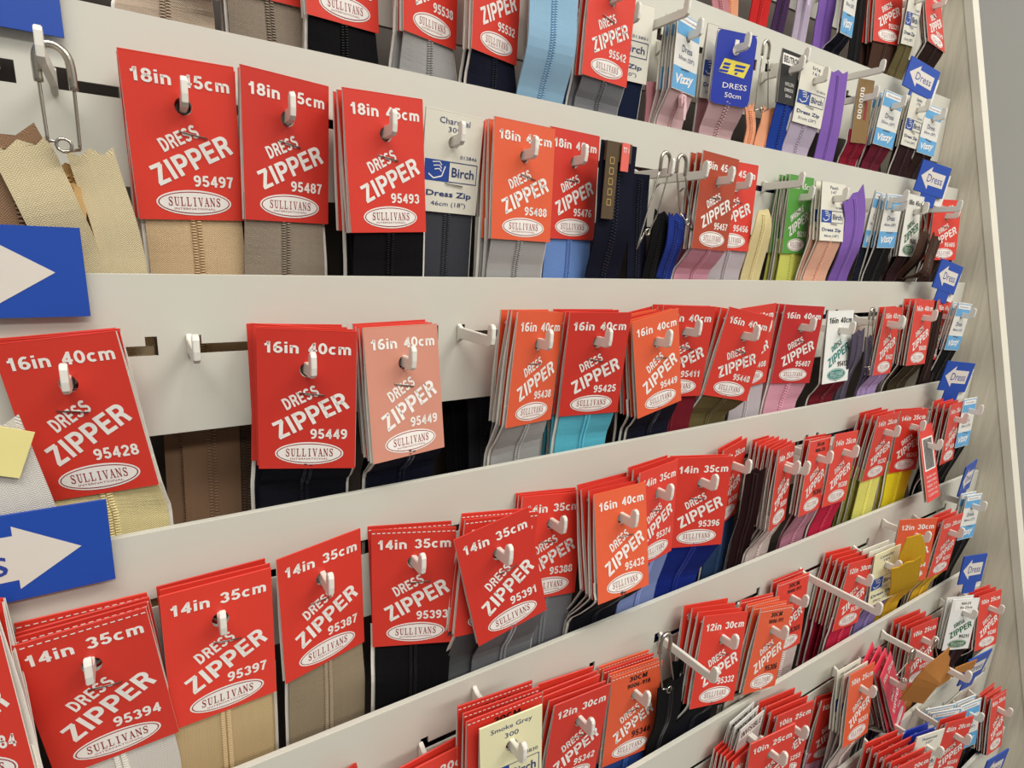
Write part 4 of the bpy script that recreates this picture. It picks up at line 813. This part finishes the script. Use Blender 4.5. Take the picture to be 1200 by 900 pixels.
# second row
free_hook(1, 1003, 236, .042, 'white hook through the purple zipper right of the Peach 147 card')
loose(1, [(22, 168), (38, 200), (62, 250), (88, 305)], .019, 'creamzip', 'cream zipper end hanging on the large safety pin, left one', t=.026, tz=False)
loose(1, [(106, 178), (118, 215), (134, 262), (146, 310)], .016, 'creamzip', 'cream zipper end hanging on the large safety pin, right one', t=.023, tz=False)
loose(1, [(78, 195), (96, 240), (112, 310)], .018, 'dullgold', 'dull cream zipper with slider between the two cream ends', t=.020, slide=True)
loose(1, [(-12, 160), (18, 215), (40, 300)], .030, 'brownzip', 'grey-brown zipper tape at the left edge behind the cream zippers', t=.022)
pin(1, (60, 54), (56, 165), (94, 176), .030, 'large nickel safety pin hanging on the left hook of the second rail', 1.35)
free_hook(1, 63, 93, .040, 'white plastic hook holding the large safety pin at left')
loose(1, [(726, 168), (722, 210), (718, 270), (716, 322)], .030, 'navy', 'navy zipper with folded bronze paper strip, right of the periwinkle zip', t=.030, step=.002, pinked=False)
loose(1, [(750, 204), (747, 250), (745, 322)], .018, 'navy', 'narrow navy zipper tape between the bronze strip and the two safety pins', t=.020, pinked=False)
loose(1, [(778, 250), (772, 285), (768, 325)], .018, 'black', 'black pinked zipper hanging below the left one of two safety pins', t=.026)
loose(1, [(793, 252), (790, 285), (788, 325)], .016, 'royal2', 'royal blue pinked zipper hanging below the right one of two safety pins', t=.030)
pin(1, (781, 180), (746, 292), (770, 252), .034, 'nickel safety pin, left of the pair beside the rust card 95457', 1.15)
pin(1, (800, 183), (797, 250), (812, 270), .036, 'nickel safety pin, right of the pair beside the rust card 95457', 1.15)
free_hook(1, 742, 206, .032, 'white plastic hook right of the folded bronze strip')
free_hook(1, 768, 210, .042, 'white plastic hook carrying the two safety pins beside card 95457')
loose(1, [(894, 246), (893, 270), (890, 322)], .026, 'cream', 'cream zipper without card, right of the red card 95456', t=.030, pinked=False, w0=.012)
loose(1, [(880, 280), (876, 305), (872, 325)], .014, 'rust', 'rust zipper tape behind the cream uncarded zipper', t=.02)
free_hook(1, 893, 218, .032, 'white plastic hook above the cream zipper without card')
loose(1, [(1000, 228), (1002, 255), (996, 290), (992, 326)], .034, 'purple', 'purple zipper with red price tag, right of the white Peach 147 card', t=.030)
loose(1, [(955, 250), (950, 290), (944, 325)], .014, 'dustypink', 'dusty pink zipper edge between the green card and the white Peach card', t=.02)
loose(1, [(1084, 272), (1076, 300), (1070, 326)], .022, 'brown', 'dark brown zipper crumpled on a safety pin, left end', t=.036)
loose(1, [(1098, 278), (1090, 300), (1082, 322)], .022, 'brown', 'dark brown zipper crumpled on a safety pin, right end over card 95485', t=.042)
pin(1, (1083, 238), (1076, 290), (1090, 292), .036, 'nickel safety pin with dark brown zippers at the right end', 1.0)
free_hook(1, 1068, 246, .042, 'white plastic hook with the dark brown zippers at the right end')
# third row
loose(1, [(216, 470, .004), (217, 520, .004), (222, 612, .004)], .018, 'brownzip', 'brown zipper seen below the third rail, leftmost of three brown ones', hang=False)
loose(1, [(246, 470, .007), (248, 520, .007), (252, 612, .007)], .026, 'brownzip', 'brown zipper seen below the third rail, middle of three, with gold coil', hang=False)
loose(1, [(286, 470, .005), (288, 520, .005), (290, 606, .005)], .018, 'umber', 'dark brown zipper below the third rail, beside card 95449', hang=False)
loose(1, [(532, 430, .006), (534, 500, .006), (537, 560, .006)], .017, 'black', 'black zipper seen below the third rail, right of the faded pink card', hang=False)
loose(1, [(564, 430, .007), (566, 500, .007), (566, 560, .007)], .022, 'charcoal', 'charcoal zipper seen below the third rail, left of card 95438', hang=False)
loose(2, [(-22, 500), (4, 560), (26, 612)], .022, 'white', 'white zipper at the left edge, under a pale yellow label', t=.026, tz=False)
free_hook(2, 222, 402, .030, 'empty white plastic hook left of the first 95449 card')
free_hook(2, 537, 388, .034, 'empty white plastic hook between the faded pink card and card 95438')
loose(2, [(1006, 388), (1002, 420), (1000, 468)], .020, 'slate', 'grey-purple zipper with pinked end on a safety pin beside the white teal card', t=.034)
loose(2, [(1020, 394), (1016, 430), (1012, 462)], .018, 'slate', 'grey-purple zipper, second one on the safety pin beside the white teal card', t=.026)
pin(2, (1023, 362), (1013, 430), (1022, 432), .030, 'nickel safety pin with grey-purple zippers', 1.0)
free_hook(2, 1000, 374, .040, 'white plastic hook with the grey-purple zippers')
loose(2, [(1100, 366), (1092, 410), (1086, 446)], .018, 'darkbrown', 'dark brown zipper tape left of the narrow light-blue card on 16in row', t=.026)
# fourth row fill
loose(3, [(886, 550, .026), (878, 600, .022), (868, 655, .020)], .014, 'darkmaroon', 'dark maroon zipper back between card 95370 and the fanned red stack', t=.030, folded=-.6)
free_hook(3, 886, 532, .04, 'white plastic hook left of the fanned red stack')
# fifth row
loose(4, [(786, 800), (782, 840), (776, 885)], .024, 'black', 'black zipper hanging on the safety pin left of card 95332', t=.026)
loose(4, [(800, 770), (796, 830), (790, 880)], .020, 'black', 'black zipper behind the safety pin, second one left of card 95332', t=.016)
pin(4, (781, 744), (776, 808), (790, 806), .026, 'nickel safety pin with black zippers left of card 95332', 1.25)
free_hook(4, 772, 746, .044, 'white plastic hook through the safety pin left of card 95332')
free_hook(4, 936, 670, .062, 'long white plastic hook right of the black-printed 12 inch stack')
free_hook(4, 492, 876, .03, 'white plastic hook at lower left beside the Smoke Grey card')
loose(4, [(1071, 628, .044), (1070, 644, .044), (1067, 664, .043)], .025, 'golden', 'golden yellow zipper end folded over the orange-red 12in card', t=.040, hang=False, tz=False, pinked=False, folded=-.5, w0=.013)
loose(4, [(1062, 660, .046), (1058, 690, .040), (1053, 718, .028)], .028, 'golden', 'golden yellow zipper with pinked end below the folded one', t=.040, tz=False, folded=-.5)
# sixth row
loose(5, [(1112, 772, .060), (1092, 792, .058), (1068, 822, .050)], .023, 'tan', 'tan zipper lying slanted from a safety pin', hang=False, tz=False, folded=-.5)
loose(5, [(1142, 778, .060), (1118, 788, .058), (1098, 800, .055)], .010, 'tan', 'tan zipper tail sticking out to the right over the blue flag', hang=False, tz=False, folded=-.5)
pin(5, (1070, 762), (1050, 792), (1064, 800), .048, 'nickel safety pin holding the tan zippers', 1.1)
pin(5, (1097, 750), (1093, 772), (1100, 776), .040, 'small nickel safety pin right of the tan zipper pin', .9)
free_hook(5, 1032, 742, .068, 'long white plastic hook carrying the tan zipper pin')
loose(4, [(1062, 655, .004), (1058, 690, .004), (1052, 716, .004)], .02, 'darkmaroon', 'dark maroon zipper tape behind the golden zippers', hang=False)
# folded bronze strip with a price tag on the navy zipper
q0 = at(720, 166, rail_y(1) - .034)
root = bpy.data.objects.new('zipper_band', None); C.objects.link(root); root.location = q0; tagit(root, 'folded bronze paper band with red price sticker on the navy zipper', 'paper band')
v, f = merge([box(-.0055, .0045, 0, .0006, -.046, 0), box(-.0055, .016, .0006, .0022, -.011, .0003)])
link('band', fix_normals(mesh('band', v, f, [card_mat('N')])), root)
v, f = box(.0060, .0125, -.0012, -.0006, -.0165, .0002); tg = link('price_sticker', fix_normals(mesh('price_sticker', v, f, [mat('coral_sticker', (232, 104, 92), .5)])), root)
p = Print(); p.text('TT 1', 0, 0, .005, .003, INK_W, 0, .02); o = link('lettering', p.build('lettering'), tg); o.location = (.0092, -.0012, -.004)
for j in range(5):
    p = Print(); p.frame(0, 0, .0032, .0036, .0006, mat('gold_print', (176, 146, 84), .5), 0); o = link('printed_mark', p.build('printed_mark'), root); o.location = (-.0004, 0, -.011 - .0062 * j)
# pale yellow label on the white zipper at the left edge
q0 = at(-2, 532, rail_y(2) - .0285); v, f = box(-.012, .008, 0, .0006, -.008, .010); o = link('paper_label', fix_normals(mesh('paper_label', v, f, [mat('pale_yellow_label', (236, 224, 150), .6)]))); o.location = q0; o.rotation_euler.y = .35
tagit(o, 'pale yellow paper label on the white zipper at the left edge', 'label')
